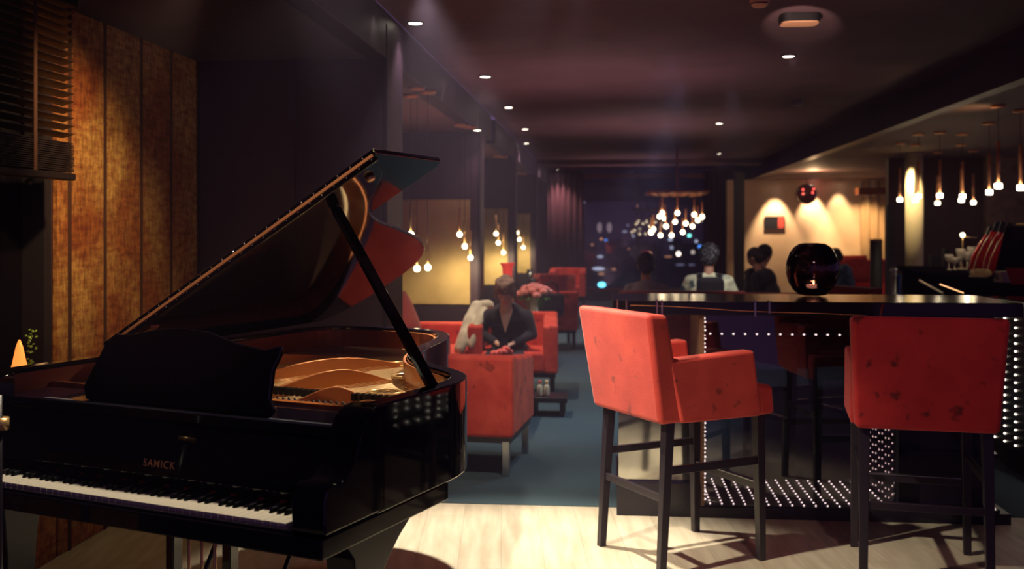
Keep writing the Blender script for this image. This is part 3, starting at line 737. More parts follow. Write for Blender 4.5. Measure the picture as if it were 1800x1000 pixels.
# booth sofa with its arms, facing the aisle
sofa('sofa', 'red booth sofa with pillows behind the raised piano lid', (-1.83, 8.80, 0), math.radians(-90), 1.45, 'armred', h=.78, arm=.61, d=1.15)
def pillow(label, loc, rot, m):
    mb = MB(); v = []; n = 12
    for i in range(n+1):
        for j in range(n+1):
            x = -1+2*i/n; y = -1+2*j/n; v.append((x*.23,y*.23, .075*((1-x**4)*(1-y**4))**.6))
    nn = len(v); v += [(a,b_,-c) for a,b_,c in v]
    f = []
    for i in range(n):
        for j in range(n):
            a = i*(n+1)+j; f.append((a,a+n+1,a+n+2,a+1)); f.append((a+nn,a+1+nn,a+n+2+nn,a+n+1+nn))
    mb.add(v, f, True); o = mb.build('throw_pillow', m); o.location = loc; o.rotation_euler = rot
    return tag(o, label, 'pillow', 'pillows on the booth sofa')
pillow('dark red throw pillow at the left of the booth sofa', (-1.98,8.75,.68), (0,math.radians(70),math.radians(-10)), 'armred')
pillow('wine red throw pillow leaning right of the other on the booth sofa', (-1.90,9.15,.70), (0,math.radians(62),math.radians(-28)), 'winered')
# sofas of the middle group
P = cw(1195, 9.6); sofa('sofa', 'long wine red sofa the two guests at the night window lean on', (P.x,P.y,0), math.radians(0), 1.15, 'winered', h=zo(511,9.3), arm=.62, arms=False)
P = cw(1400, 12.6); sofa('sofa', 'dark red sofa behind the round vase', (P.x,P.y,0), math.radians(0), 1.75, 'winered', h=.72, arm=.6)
P = cw(1522, 16.6); sofa('sofa', 'bright red sofa beside the guest in the blue shirt', (P.x,P.y,0), math.radians(180), .95, 'armred', h=1.0, arm=.62)
P = cw(1520, 15.9); pillow('red pillow standing on the bright red sofa', (P.x,P.y+.55,.86), (math.radians(70),0,.3), 'armred')

# ================================================================== PENDANTS
def pendant(name, label, P, zc, tl, tr, br, m, group, globe=True, light=0, cname='canopy'):
    t = thing(name, label, 'pendant light', (P.x,P.y,P.z), 0, group)
    if globe: MB().ell((0,0,0),(br,br,br)).build('bulb', 'bulb', t)
    else: MB().lathe([(br*.8,-br*.75),(br,-br*.6),(br,br*.6),(br*.8,br*.75)]).build('bulb', 'tip', t)
    MB().cyl((0,0,br*.7),(0,0,br*.7+tl), tr).build('tube', m, t)
    MB().cyl((0,0,br*.7+tl-.005),(0,0,zc-P.z-.004), .0022, n=6).build('cord', 'matblack', t)
    MB().lathe([(.055,zc-P.z-.02),(.06,zc-P.z-.001)]).build('canopy', 'copper', t)
    if light and name == 'globe_pendant': spot(P+Vector((0,0,-br-.01)), P+Vector((0,.35,-1)), light*1.6, (1,.76,.42), 165, .55, .005)
    elif light: point(P+Vector((0,0,-br-.02)), light, WARM, .006)
    return t
bar = [(1582,351),(1609,352),(1614,345),(1648,357),(1652,344),(1690,352),(1692,345),(1711,356),(1739,338),(1755,327),(1794,330)]
bl = ['at the left end of the row over the bar', 'in front of the lit column, lower of two', 'in front of the lit column, upper of two',
      'lower of the pair right of the lit column', 'upper of the pair right of the lit column', 'lower of the pair in the middle of the bar row', 'upper of the pair in the middle of the bar row',
      'small one hanging lowest, right of the middle pair', 'left of the biggest one over the bar', 'biggest and highest one over the bar, under the ceiling glow', 'at the right frame edge over the bar']
for i, (x, y) in enumerate(bar):
    Z = F*(1.82-H)/(HOR-y); P = cw(x, Z, 1.82)
    pendant('tube_pendant', 'copper tube pendant '+bl[i], P, ZL, .34, .014, .030, 'copper', 'copper pendants over the bar', False, .8 if i in (0,4,7,9) else 0)
grp = [(733,472,7.2,2),(752,470,7.4,2),(722,412,7.6,0),(808,412,9.7,1.5),(817,433,9.8,5),(827,453,9.9,9),(872,411,13.6,2),(876,427,13.7,5),(885,444,13.8,9),(909,409,17.6,2),(913,421,17.7,5),(920,435,17.8,9),(938,428,19.6,2)]
gl = ['lowest, nearest the red reflection on the piano lid','right beside the lowest near one','high one partly behind the piano lid','upper left of the three on the first gold panel','middle of the three on the first gold panel','lowest of the three on the first gold panel',
      'upper left of the three on the second gold panel','middle of the three on the second gold panel','lowest of the three on the second gold panel','upper of the three on the third gold panel','middle of the three on the third gold panel','lowest of the three on the third gold panel','single one beside the left curtain']
for i, (x, y, Z, e) in enumerate(grp):
    P = cw(x, Z, zo(y, Z))
    pendant('globe_pendant', 'gold globe pendant, '+gl[i], P, ZL if P.x < XB else ZC, .24 if i > 2 else .22, .010 if i > 2 else .010, .021+.0005*Z, 'brass', 'gold globe pendants in the booths', True, e)
cl = [(630,363),(614,387),(648,401),(734,363),(848,374),(901,389),(871,412),(718,423),(790,434),(835,453),(657,453),(571,472),(556,494),(770,493),(694,514),(619,514)]
cl = sorted((1000+x*.26, 280+y*.26) for x, y in cl)
dep = [15.2,15.8,15.0,16.1,15.5,16.4,15.1,15.9,16.3,15.3,16.2,15.6,16.4,15.2,16.0,15.5]
zt = zo(341, 15.7)
for i, (x, y) in enumerate(cl):
    P = cw(x, dep[i], zo(y, dep[i]))
    pendant('chandelier_pendant', 'gold tube pendant before the night window, %s from the left in the cluster' % ORD[i], P, zt, .20, .013, .036, 'copper', 'cluster of pendants before the night window', True, .9 if i%4 == 0 else 0)
P = cw(1190, 15.7, zt)
pt = tag(MB().box(-.47,-.65,0,.44,.65,.03).box(-.02,-.02,.03,.02,.02,ZC-zt).build('ceiling_plate', mat('copper_red_plate', (.42,.12,.06), .3, metal=.4)), 'copper red plate on a stem carrying the pendants before the night window', 'ceiling plate')
pt.location = (P.x,P.y,zt)

# ================================================================== THE BAR
t = thing('bar_counter', 'black bar counter with dotted white led front running past the right stool', 'bar', (0,0,0))
A = Vector((2.35,6.52,0)); Bq = Vector((3.40,12.3,0)); A0 = Vector((2.62,3.6,0))
def seg(name, p, q, z0, z1, off0, off1, m, par, bevel=0):
    d = (q-p).normalized(); n = Vector((d.y,-d.x,0))    # to the right of travel
    pts = [p+n*off0, p+n*off1, q+n*off1, q+n*off0]
    mb = MB(); mb.prism([(a.x,a.y) for a in pts], z0, z1); return mb.build(name, m, par, bevel=bevel)
TZ = 1.06
seg('counter_top', A0, A, TZ-.045, TZ, -.05, .62, 'lacquer', t, .004)
seg('counter_top', A+Vector((0,.0,0)), Bq, TZ-.045, TZ, -.05, 1.15, 'barblack', t, .004)
f1 = seg('front_panel', A0, A, .17, TZ-.045, 0, .05, 'satin', t)
f2 = seg('front_panel', A, Bq, .17, TZ-.045, 0, .05, 'barblack', t)
seg('kick_board', A0, A, 0, .17, .08, .12, 'matblack', t); seg('kick_board', A, Bq, 0, .17, .08, .12, 'matblack', t)
seg('back_panel', A, Bq, 0, TZ-.045, 1.0, 1.04, 'matblack', t)
def leds(p, q, z0, z1, du, dz, u0, u1, m, par, off=-.004, r=.0065):
    d = (q-p).normalized(); n = Vector((d.y,-d.x,0)); mb = MB(); L = (q-p).length; u = u0
    while u < min(u1, L):
        z = z0
        while z < z1: c = p+d*u+n*off; mb.ell((c.x,c.y,z),(r,r,r*.8),6,4); z += dz
        u += du
    return mb.build('led_dots', m, par, kind='stuff')
leds(A0, A, .20, .985, .13, .046, 1.62, 2.95, 'led', f1, r=.0075)
leds(A, Bq, TZ-.03, TZ-.02, .09, .1, .85, 2.1, 'ledamber', f2, off=-.058, r=.0055)
MB().tube([tuple(A+Vector((-.06,-.02,TZ-.02))), tuple(A0+Vector((-.06,0,TZ-.02)))], .012, 8).build('rail', 'steelgrey', t)
d_ = (Bq-A).normalized()
MB().tube([tuple(A+d_*3.4+Vector((-.07,0,TZ-.06))), tuple(A+d_*1.8+Vector((-.07,0,TZ-.09)))], .010, 8).build('rail', 'steelgrey', t)
def onbar(px, py): return pz(px, py, TZ)
# lit column
P = cw(1607, 13.2)
cc = MB().lathe([(.11,0),(.11,ZL)], n=32).build('column', mat('cream_column', (.70,.55,.34), .6), kind=None); cc.location = (P.x,P.y,0)
tag(cc, 'round cream column lit from above behind the bar', 'column')
spot((P.x-.16, P.y-.20, 2.42), (P.x-.02, P.y-.08, 1.3), 70, (1,.8,.45), 60, .6)
# red bottles leaning on the bar
def bottle(label, P, tilt, hh):
    t = thing('bottle', label, 'bottle', P, 0, 'red bottles leaning on the bar')
    t.rotation_euler = (0, tilt, 0)
    hh = hh
    MB().lathe([(.060,0),(.070,.01),(.072,hh*.30),(.052,hh*.58),(.030,hh*.80)], n=20).build('body', 'redglass', t)
    MB().lathe([(.030,hh*.80),(.026,hh*.82),(.024,hh*.98),(.026,hh)], n=16).build('neck', 'matblack', t)
    return t
for i, (x0_, y0_, x1_, y1_) in enumerate([(1713,464,1741,385),(1722,464,1753,374),(1738,463,1763,371),(1747,462,1775,370)]):
    Z = 10.0 - .3*i; P = cw(x0_, Z, TZ+.003); s = F/Z
    hh = math.hypot((x1_-x0_)/s, (y0_-y1_)/s)
    bottle(['tall red bottle with black neck leaning on the bar, leftmost of four','tall red bottle with black neck, second from left on the bar','tall red bottle with black neck, third from left on the bar','tall red bottle with black neck, rightmost beside the black machine'][i], P, math.atan2(x1_-x0_, y0_-y1_), hh)
# frosted glasses
def glass(label, P, r, h_, kind='glass'):
    t = thing('drinking_glass', label, 'glass', P, 0, 'frosted glasses on the bar')
    MB().lathe([(r*.55,0),(r*.6,.006),(r*.12,.012),(r*.12,h_*.45)], n=16).build('stem', 'frost', t)
    MB().lathe([(r*.12,h_*.45),(r*.75,h_*.6),(r,h_*.85),(r*.95,h_),(r*.90,h_),(r*.9,h_*.86),(r*.6,h_*.63)], n=16).build('cup', 'frost', t)
    return t
for x, y, r, h_, lb in ((1668,466,.045,.16,'frosted glass at the left end of the glasses on the bar'),(1678,466,.05,.13,'squat frosted glass second from left on the bar'),(1689,464,.05,.22,'tall frosted glass under the little lamp on the bar'),
                       (1700,464,.055,.19,'wide frosted glass left of the red bottles'),(1708,463,.045,.24,'tallest frosted glass touching the red bottles')):
    glass(lb, cw(x, 10.6, TZ), r, h_)
t = thing('table_lamp', 'thin little lamp with round bulb standing among the bar glasses', 'lamp', cw(1692, 10.9, TZ))
MB().cyl((0,0,0),(0,0,.34),.006).build('stem', 'brass', t); MB().ell((0,0,.36),(.024,.024,.024)).build('bulb', 'bulb', t)
MB().lathe([(.05,0),(.05,.01)]).build('base', 'brass', t); MB().cyl((0,0,.34),(.15,0,.33),.006).build('arm', 'brass', t)
point(cw(1700, 10.2, TZ+.42), 1.8, WARM, .006)
for x0_, x1_, y_, hh, lb in ((1635,1652,456,.12,'black square box on the back of the bar'),(1658,1667,458,.20,'slim black canister beside the frosted glasses')):
    P = cw((x0_+x1_)/2, 11.4, TZ); w_ = (x1_-x0_)/F*11.4/2
    tag(MB().box(-w_,-.05,0,w_,.05,hh).box(-w_*1.04,-.052,hh,w_*1.04,.052,hh+.012).build('canister', 'matblack', bevel=.004, loc=P), lb, 'container')
# black machine with brass top rail
P = cw(1794, 8.6, TZ)
t = thing('coffee_machine', 'black bar machine with brass top rail at the right frame edge', 'coffee machine', P, math.radians(-8))
MB().hexa([(-.16,-.2,.0),(.35,-.2,.0),(.35,.25,.0),(-.16,.25,.0)],[(-.07,-.12,.44),(.35,-.12,.44),(.35,.22,.44),(-.07,.22,.44)]).build('body', 'barblack', t, bevel=.01)
MB().cyl((-.06,-.13,.455),(.36,-.13,.455),.009).build('top_rail', 'brass', t)
MB().box(-.02,-.20,.28,.34,-.17,.36).build('display_panel', 'nightglass', t); MB().cyl((.05,-.2,.16),(.3,-.22,.16),.006).build('handle', 'brass', t)
MB().lathe([(.03,0),(.03,.02)], (.02,-.15,.45)).build('knob', 'brass', t)
# made-up garnish dish in place of a hand, napkins, red card
P = pz(1722, 489, TZ)
t = thing('garnish_stand_in', 'made-up cream garnish dish with orange slices in place of a hand, left of the napkins', 'tray', P)
MB().lathe([(.05,0),(.08,.012),(.085,.02),(.07,.018)], n=20).build('dish', 'cream', t)
for i in range(4): MB().lathe([(.038,-.004),(.038,.004)], n=18, mtx=Matrix.Translation((-.05+.035*i,-.02,.045)) @ Matrix.Rotation(1.1,4,'X') @ Matrix.Rotation(.3*i,4,'Z')).build('orange_slice', 'lemon', t)
P = pz(1764, 496, TZ)
t = thing('napkin_stack', 'stack of white napkins on the bar beside the red card', 'napkins', P, .3)
MB().box(-.05,-.05,0,.05,.05,.03).box(-.045,-.05,.03,.052,.045,.055).box(-.05,-.046,.06,.048,.05,.085).build('napkins', 'whitecloth', t)
P = pz(1792, 500, TZ)
tag(MB().hexa([(-.06,-.01,.0),(.10,-.01,.0),(.10,.0,.0),(-.06,.0,.0)],[(-.08,.04,.12),(.10,.04,.12),(.10,.05,.12),(-.08,.05,.12)]).build('menu_card', 'red_plastic', loc=P), 'red menu card standing on the bar at the right frame edge', 'menu')
# slim bottle and blue tube at the near corner behind the table
P = cw(1571, 8.6); 
t = thing('beer_tap', 'slim steel tap column with blue stripe at the left end of the bar', 'tap', (P.x,P.y,0))
MB().cyl((0,0,0),(0,0,zo(478,8.6)),.022).build('column', 'steelgrey', t); MB().cyl((.045,0,.6),(.045,0,zo(482,8.6)),.016).build('blue_tube', 'blueplastic', t); MB().ell((0,0,zo(475,8.6)),(.035,.03,.018)).build('cap', 'chrome', t)
MB().lathe([(.09,0),(.09,.02)]).build('base', 'satin', t)
# dark cylinder speaker on the counter end
P = cw(1540, 13.8)
t = thing('speaker', 'tall black column speaker standing before the tan curtain', 'speaker', (P.x,P.y,0), 0)
MB().lathe([(.075,0),(.08,.01),(.08,zo(421,13.8)),(.075,zo(420,13.8))], n=24).build('cabinet', 'matblack', t)
MB().torus((0,0,zo(422,13.8)), .078, .006).build('top_ring', 'copper', t)
# round red clock-like disc, picture on the ochre wall
P = cw(1418, 19.6, zo(341, 19.6))
t = thing('mirror_ball', 'round glossy dark red ball with red lights on the ochre wall', 'ball lamp', P)
MB().ell((0,0,0),(.20,.12,.20),24,16).build('ball', mat('dark_red_gloss', (.10,.008,.012), .08, coat=1), t)
for dx, dz in ((-.09,.08),(-.09,0),(.09,.02),(.11,.09)): MB().ell((dx,-.115,dz),(.018,.012,.018)).build('red_light', mat('red_lamp', (1,.2,.15), .4, emit=(1,.10,.08), es=3), t)
MB().cyl((0,0,.18),(0,0,ZL-P.z-.01),.006).build('cord', 'matblack', t)
P = cw(1363.5, 19.8, zo(391, 19.8)); w_ = 16/F*19.8; h_ = 10/F*19.8
P.y = a0.y-.02
t = thing('picture', 'small dark and red picture on the ochre wall', 'picture', P)
MB().box(-w_,-.01,-h_,w_,.01,h_).build('print', 'pic', t); MB().box(-w_-.01,-.015,-h_-.01,-w_,.012,h_+.01).box(w_,-.015,-h_-.01,w_+.01,.012,h_+.01).box(-w_,-.015,h_,w_,.012,h_+.01).box(-w_,-.015,-h_-.01,w_,.012,-h_).build('frame', 'matblack', t)
# wall washers over the ochre wall
for x, e in ((1367,190),(1432,210),(1478,70)):
    P = cw(x, 19.62, ZL-.03); spot(P, (P.x,a0.y+.05,1.0), e, (1,.74,.46), 58, .6)
    q_ = copy_tree(proto); q_.location = (P.x,P.y,ZL); q_.scale = (1,1,1); q_['group'] = 'recessed ceiling downlights'
    q_['label'] = 'downlight close to the ochre wall, '+{1367:'above the small picture',1432:'right of the dark red ball',1478:'nearest the tan curtain'}[x]
curtain('tan curtain lit from above right of the ochre wall', a1.x+.05, a1.x+.95, a0.y-.12, .02, ZL-.03, 'tancurtain', .05, .16)
for x, e in ((1512,80),(1535,80)):
    P = cw(x, 18.6, ZL-.04); spot(P, (P.x+.1,a0.y-.1,1.2), e, (1,.70,.36), 60, .5)
P = cw(1430, 17, 2.3); point(P, 22, (1,.60,.32), .006)  # point lamp without a fixture

# ================================================================== TABLES, FLOWERS, SMALL THINGS
def low_table(label, P, r=.32, h_=.50, m='darkwood'):
    t = thing('side_table', label, 'table', (P.x,P.y,0), 0, 'low dark tables between the armchairs')
    MB().box(-r,-r,h_-.04,r,r,h_).build('table_top', m, t, bevel=.004)
    for sx in (-1,1):
        for s2 in (-1,1): MB().box(sx*(r-.04)-.018,s2*(r-.04)-.018,0,sx*(r-.04)+.018,s2*(r-.04)+.018,h_-.035).build('leg', m, t)
    return t
T1 = cw(850, 7.75); low_table('low dark table between the nearest armchair and the woman', T1, .34, .43)
T2 = cw(965, 8.15); low_table('lowest dark side table with two small bottles by the aisle', T2, .15, .155)
T3 = cw(918, 11.2); low_table('low dark table with the big pink bouquet behind the woman', T3, .33, .50)
T4 = cw(930, 15.0); low_table('low dark table far back with candles', T4, .32, .50)
def flower(name, label, P, heads, m, leafn=8, vh=.12, spread=.05, hr=.02, group=None):
    t = thing(name, label, 'flowers', P)
    MB().lathe([(.035,0),(.045,.02),(.04,vh),(.036,vh),(.038,.02)], n=16).build('vase', 'frost', t)
    hs = []
    for i in range(heads):
        a = 2.4*i; r = spread*math.sqrt((i+.5)/heads); z = vh+.04+.6*spread*(1-(r/spread)**2)+random.uniform(-.02,.02)
        c = Vector((r*math.cos(a), r*math.sin(a), z)); f = MB()
        for k in range(9):
            b_ = 2.4*k; rr = hr*.5*math.sqrt(k/9); f.ell(c+Vector((rr*math.cos(b_),rr*math.sin(b_),hr*.3*(1-k/9))), (hr*.55,hr*.35,hr*.5), 7, 5, Matrix.Rotation(b_,3,'Z'))
        f.build('bloom', m, t); MB().cyl((c.x*.3,c.y*.3,.03), c, .002, n=5).build('stem', 'leaf', t)
    lf = MB()
    for k in range(leafn): a = 2*pi*k/leafn; lf.ell((math.cos(a)*spread*.9, math.sin(a)*spread*.9, vh+.01), (.035,.018,.006), 8, 5, Matrix.Rotation(a,3,'Z') @ Matrix.Rotation(.5,3,'Y'))
    lf.build('leaves', 'leaf', t); return t
P = cw(884, 7.75, .43); flower('flower_vase', 'small vase of red roses and green leaves behind the nearest armchair', P, 5, 'rose', 10, .035, .07, .040)
P = cw(939, 11.2, .50); flower('bouquet', 'large pink and red bouquet right of the woman', P, 26, 'pinkrose', 10, .22, .17, .055)
P = cw(852, 9.75, 0); 
P = cw(892, 11.4, .50); t = thing('candle_lantern', 'tall red glass lantern rising behind the head of the woman', 'lantern', P)
MB().lathe([(.05,0),(.02,.02),(.015,.30),(.045,.34)], n=16).build('stem', 'rose', t)
zt_ = zo(462,11.4)-.5
MB().lathe([(.045,.34),(.06,zt_-.05),(.085,zt_)], n=16, caps=False).build('shade', mat('red_lit_shade', (.8,.08,.06), .4, emit=(1,.07,.05), es=.35), t)
for x, y, Z, lb in ((931,477,15.0,'glowing candle glass far back, upper one above the bouquet'),(936,494,14.9,'glowing candle glass right of the bouquet, lower one')):
    P = cw(x, Z, .50)
    t = thing('candle_glass', lb, 'candle', P); z_ = zo(y, Z)-.5
    MB().lathe([(.04,0),(.012,.015),(.012,z_-.05),(.04,z_-.03),(.045,z_+.03)], n=16, caps=False).build('holder', 'steelgrey', t); MB().ell((0,0,z_),(.028,.028,.028)).build('glow', 'bulb', t)
for x, lb, m_ in ((949,'small bottle with red cap on the lowest side table, left one','rose'),(961,'small bottle with orange cap on the lowest side table, right one','lemon')):
    P = cw(x, 8.1, .155); t = thing('small_bottle', lb, 'bottle', P)
    MB().lathe([(.022,0),(.024,.01),(.022,.07),(.010,.095)], n=14).build('body', 'cream', t); MB().lathe([(.010,.095),(.012,.10),(.012,.125)], n=12).build('cap', m_, t)

# ================================================================== PEOPLE
def hand(mb, w, d, side, up=Vector((0,0,1)), curl=.6, s=1.0):
    # wrist w, direction d, five separate fingers
    d = d.normalized(); r = d.cross(up).normalized(); up = r.cross(d).normalized()
    pc = w+d*.045*s
    q = Matrix((r, d, up)).transposed()
    mb.ell(pc, (.038*s,.048*s,.016*s), 12, 8, q)
    for i, (o, L) in enumerate(((-.027,.068),(-.009,.078),(.009,.074),(.026,.058))):
        p = w+d*.082*s+r*o*s*1.05; dd = d.copy()
        for k in range(3):
            dd = (dd*math.cos(curl*.5)-up*math.sin(curl*.5)).normalized()
            e = p+dd*L*s/3*1.1; mb.cap(p, e, (.0085-.0008*k)*s, (.0078-.0008*k)*s, 8); p = e
            up = r.cross(dd).normalized() if False else up
    p = w+d*.025*s+r*side*.030*s
    e = p+(d*.6+r*side*.8-up*.2).normalized()*.034*s; mb.cap(p, e, .011*s, .0095*s, 8)
    mb.cap(e, e+(d*.9+r*side*.2-up*.3).normalized()*.028*s, .0095*s, .008*s, 8)
def person(label, loc, rz, top, hair, skin='skin', lean=.16, hz=.95, seat=.42, nod=.5, arms=(( .24,.16,.62),(.05,.32,.56)), hairlen=.0, scale=1.0, vneck=False, trousers='blackcloth', fine=.011, sh=.19, headturn=0, hairstyle=0):
    t = thing('person', label, 'person', loc, rz)
    t.scale = (scale,)*3
    hip = Vector((0,0,seat+.09)); chest = Vector((0,lean*.62,seat+(hz-seat)*.58)); shz = Vector((0,lean*.9,hz-.235)); neck = Vector((0,lean+.02,hz-.16)); hd = Vector((0,lean+.06+.04*nod,hz))
    R = Matrix.Rotation(headturn,3,'Z') @ Matrix.Rotation(-nod,3,'X')
    def H_(x,y,z): return hd+R@Vector((x,y,z))
    body = MB()
    body.ell(hd,(.076,.096,.105),18,12,R); body.ell(H_(0,.028,-.055),(.055,.062,.060),14,10,R)
    body.ell(H_(0,.098,-.018),(.011,.016,.020),8,6,R); body.ell(H_(0,.088,-.062),(.022,.010,.008),8,6,R)
    for s in (-1,1): body.ell(H_(s*.078,-.002,-.012),(.010,.020,.030),8,6,R); body.ell(H_(s*.030,.082,.022),(.024,.014,.007),8,6,R)
    body.cap(neck-Vector((0,.02,.05)), hd+Vector((0,-.01,-.06)), .052, .048)
    body.ell(shz-Vector((0,0,.01)),(sh*.84,.062,.055)); body.ell(chest,(sh*.82,.10,.15)); body.ell((hip+chest)/2,(sh*.74,.10,.16)); body.ell(hip,(.17,.12,.10))
    cloth = MB(); cloth.ell(shz+Vector((0,-.012,-.012)),(sh*1.0,.088,.080)); [cloth.cap(shz+Vector((q*sh*.85,-.01,.005)), neck+Vector((q*.045,-.03,-.02)), .062, .036) for q in (-1,1)]; cloth.ell(chest+Vector((0,-.012,0)),(sh*.90,.115,.165)); cloth.ell((hip+chest)/2,(sh*.84,.118,.175)); cloth.ell(hip+Vector((0,0,-.0)),(.185,.135,.11))
    leg_ = MB(); leg_.ell(hip,(.19,.13,.10))
    for s in (-1,1):
        S = shz+Vector((s*sh*.88,0,-.005)); (ex,ey,ez),(wx,wy,wz) = arms
        E = Vector((s*ex,ey,ez)); Wp = Vector((s*wx,wy,wz))
        body.cap(S,E,.043,.034); body.cap(E,Wp,.034,.023); hd_d = (Wp-E).normalized()
        hand(body, Wp, hd_d, -s, curl=.7)
        cloth.cap(S,E,.058,.046); cloth.cap(E,E+(Wp-E)*.86,.046,.036)
        K = Vector((s*.13,.46,seat+.06)); A_ = Vector((s*.12,.44,.09))
        body.cap(hip+Vector((s*.09,0,-.01)),K,.075,.052); body.cap(K,A_,.050,.035); body.cap(A_+Vector((0,-.02,-.035)),A_+Vector((0,.13,-.055)),.038,.030)
        leg_.cap(hip+Vector((s*.09,0,-.01)),K,.088,.064); leg_.cap(K,A_,.062,.048)
    body.build('body', skin, t, remesh=.009 if fine < .01 else .012, smoothit=3)
    if vneck:
        # the neckline: a cut of skin shown down to the breastbone lies over the cloth
        sk = MB(); c0 = shz+Vector((0,.062,.05)); v_ = []; 
        for (x,y,z) in ((-.058,.060,.075),(.058,.060,.075),(.040,.098,.0),(.0,.128,-.125),(-.040,.098,.0)): v_.append(shz+Vector((x,y,z)))
        cen = shz+Vector((0,.098,.01)); sk.add(v_+[cen], [(0,1,5),(1,2,5),(2,3,5),(3,4,5),(4,0,5)], True)
        v2 = [p-Vector((0,.03,0)) for p in v_]; sk.add(v_+v2, [(i,(i+1)%5,(i+1)%5+5,i+5) for i in range(5)]+[(9,8,7,6,5)], True)
        sk.build('neckline', skin, t)
    cloth.build('top', top, t, remesh=fine, smoothit=3)
    leg_.build('trousers', trousers, t, remesh=.014, smoothit=3)
    for s in (-1,1):
        A_ = Vector((s*.12,.44,.09)); MB().ell(A_+Vector((0,.06,-.05)),(.045,.125,.042),12,8).build('shoe', 'matblack', t)
    h = MB()
    h.ell(H_(0,-.022,.030),(.090,.100,.096),16,10,R); h.ell(H_(0,-.045,-.02),(.082,.075,.085),14,9,R)
    if hairstyle == 1:   # short layered cut with a fringe
        h.ell(H_(.0,.006,.040),(.094,.092,.088),14,9,R); h.cap(H_(.03,.040,.088),H_(-.072,.040,.040),.026,.018)
        for s in (-1,1): h.ell(H_(s*.078,.012,-.012),(.022,.044,.075),10,8,R)
        for k in range(18):
            a = k*2.4; h.ell(H_(.06*math.cos(a),-.01+.06*math.sin(a),.09+.01*math.sin(k)),(.026,.03,.022),8,6,R)
    elif hairstyle == 2: # curly
        for k in range(60):
            a = k*2.4; u = 1-1.5*k/60; rr = math.sqrt(max(0,1-u*u)); h.ell(H_(.086*rr*math.cos(a),-.03+.095*rr*math.sin(a)*(.9),.03+.095*u),(.024,.024,.022),7,5)
    else:
        for s in (-1,1): h.ell(H_(s*.070,.005,.02),(.016,.040,.050),10,8,R)
    h.build('hair', hair, t, remesh=.007, smoothit=1)
    if fine < .01:
        for s in (-1,1): MB().ell(H_(s*.030,.092,.004),(.011,.004,.0025),8,6,R).build('eye', 'ebony', t)
        MB().ell(H_(0,.096,-.060),(.020,.007,.006),8,6,R).build('lips', 'rose', t)
    return t
P = cw(897, 9.15)
pw = person('blond woman in a black v-neck dress sitting with her head bowed over a phone', (P.x,P.y,0), math.radians(180-2), 'blackcloth', 'blonde', 'skinpale', lean=.24, hz=.945, seat=.30, nod=.62, arms=((.225,.22,.56),(.075,.36,.50)), vneck=True, fine=.0095, hairstyle=1, sh=.20)
q_ = Matrix.Rotation(math.radians(178),3,'Z') @ Vector((.0,.45,.50))
ph = MB().box(-.036,-.004,-.07,.036,.004,.07).build('smartphone', 'nightglass', bevel=.004); ph.location = (P.x+q_.x,P.y+q_.y,.515); ph.rotation_euler = (math.radians(-50),0,math.radians(0))
tag(ph, 'dark phone held in both hands by the blond woman', 'phone')
# shawl over the chair's left arm
sp = cw(832, 9.0)
sh_ = MB()
pts = [cw(858,9.25,zo(537,9.25)), cw(838,9.15,zo(538,9.15)), cw(826,9.0,zo(560,9.0)), cw(816,8.85,zo(590,8.85)), cw(808,8.8,zo(612,8.8))]
for a_, b_ in zip(pts[:-1], pts[1:]): sh_.cap(a_, b_, .055, .05)
pts2 = [cw(850,9.0,zo(548,9.0)), cw(836,8.85,zo(580,8.85)), cw(829,8.8,zo(606,8.8))]
for a_, b_ in zip(pts2[:-1], pts2[1:]): sh_.cap(a_, b_, .05, .03)
tag(sh_.build('scarf', 'wool', remesh=.012, smoothit=4), 'cream woollen scarf draped over the chair beside the woman in black', 'scarf')
P = cw(1137, 9.75)
person('person seen from behind in a grey shirt with short dark hair, before the night window', (P.x,P.y,0), 0, 'greycloth', 'darkhair', lean=.10, hz=1.13, nod=.35, sh=.185, fine=.012)
P = cw(1246, 9.95)
person('person seen from behind in a white patterned jacket with curly greying hair', (P.x,P.y,0), math.radians(-6), 'whitecloth', 'greyhair', lean=.14, hz=1.20, nod=.45, sh=.215, fine=.012, hairstyle=2, arms=((.30,.16,.72),(.12,.38,.70)))
bp = thing('backpack', 'dark rucksack worn on the back of the white jacket', 'bag', (P.x,P.y,0))
MB().box(-.13,-.22,.58,.13,-.08,1.02).build('bag_body', 'blackcloth', bp, bevel=.05, seg=4)
for s in (-1,1): MB().box(s*.09-.02,-.14,.95,s*.09+.02,.10,1.05).build('strap', 'blackcloth', bp, bevel=.01)
P = cw(1322, 13.1)
person('person in dark clothes with curly dark hair, left of the pair by the ochre wall', (P.x,P.y,0), math.radians(-50), 'blackcloth', 'darkhair', lean=.16, hz=1.15, fine=.014, hairstyle=2, sh=.20)
P = cw(1358, 12.75)
person('person in dark clothes leaning left, right of the pair by the ochre wall', (P.x+.05,P.y+.1,0), math.radians(60), 'blackcloth', 'darkhair', lean=.20, hz=1.13, fine=.014, sh=.22)
P = cw(1500, 15.6)
person('person in a blue shirt with dark hair facing the ochre wall', (P.x-.05,P.y,0), math.radians(70), 'denim', 'darkhair', lean=.14, hz=1.08, fine=.014, sh=.20)
# handbag over the third armchair
P = cw(968, 12.6)
t = thing('handbag', 'dark handbag hanging on the third red armchair', 'bag', (P.x,P.y,0), .3)
MB().box(-.16,-.07,.42,.16,.07,.70).build('bag_body', 'matblack', t, bevel=.05, seg=4)
MB().tube([(-.10,0,.68),(-.08,0,.80),(0,0,.84),(.08,0,.80),(.10,0,.68)], .012, 8).build('strap', 'matblack', t)

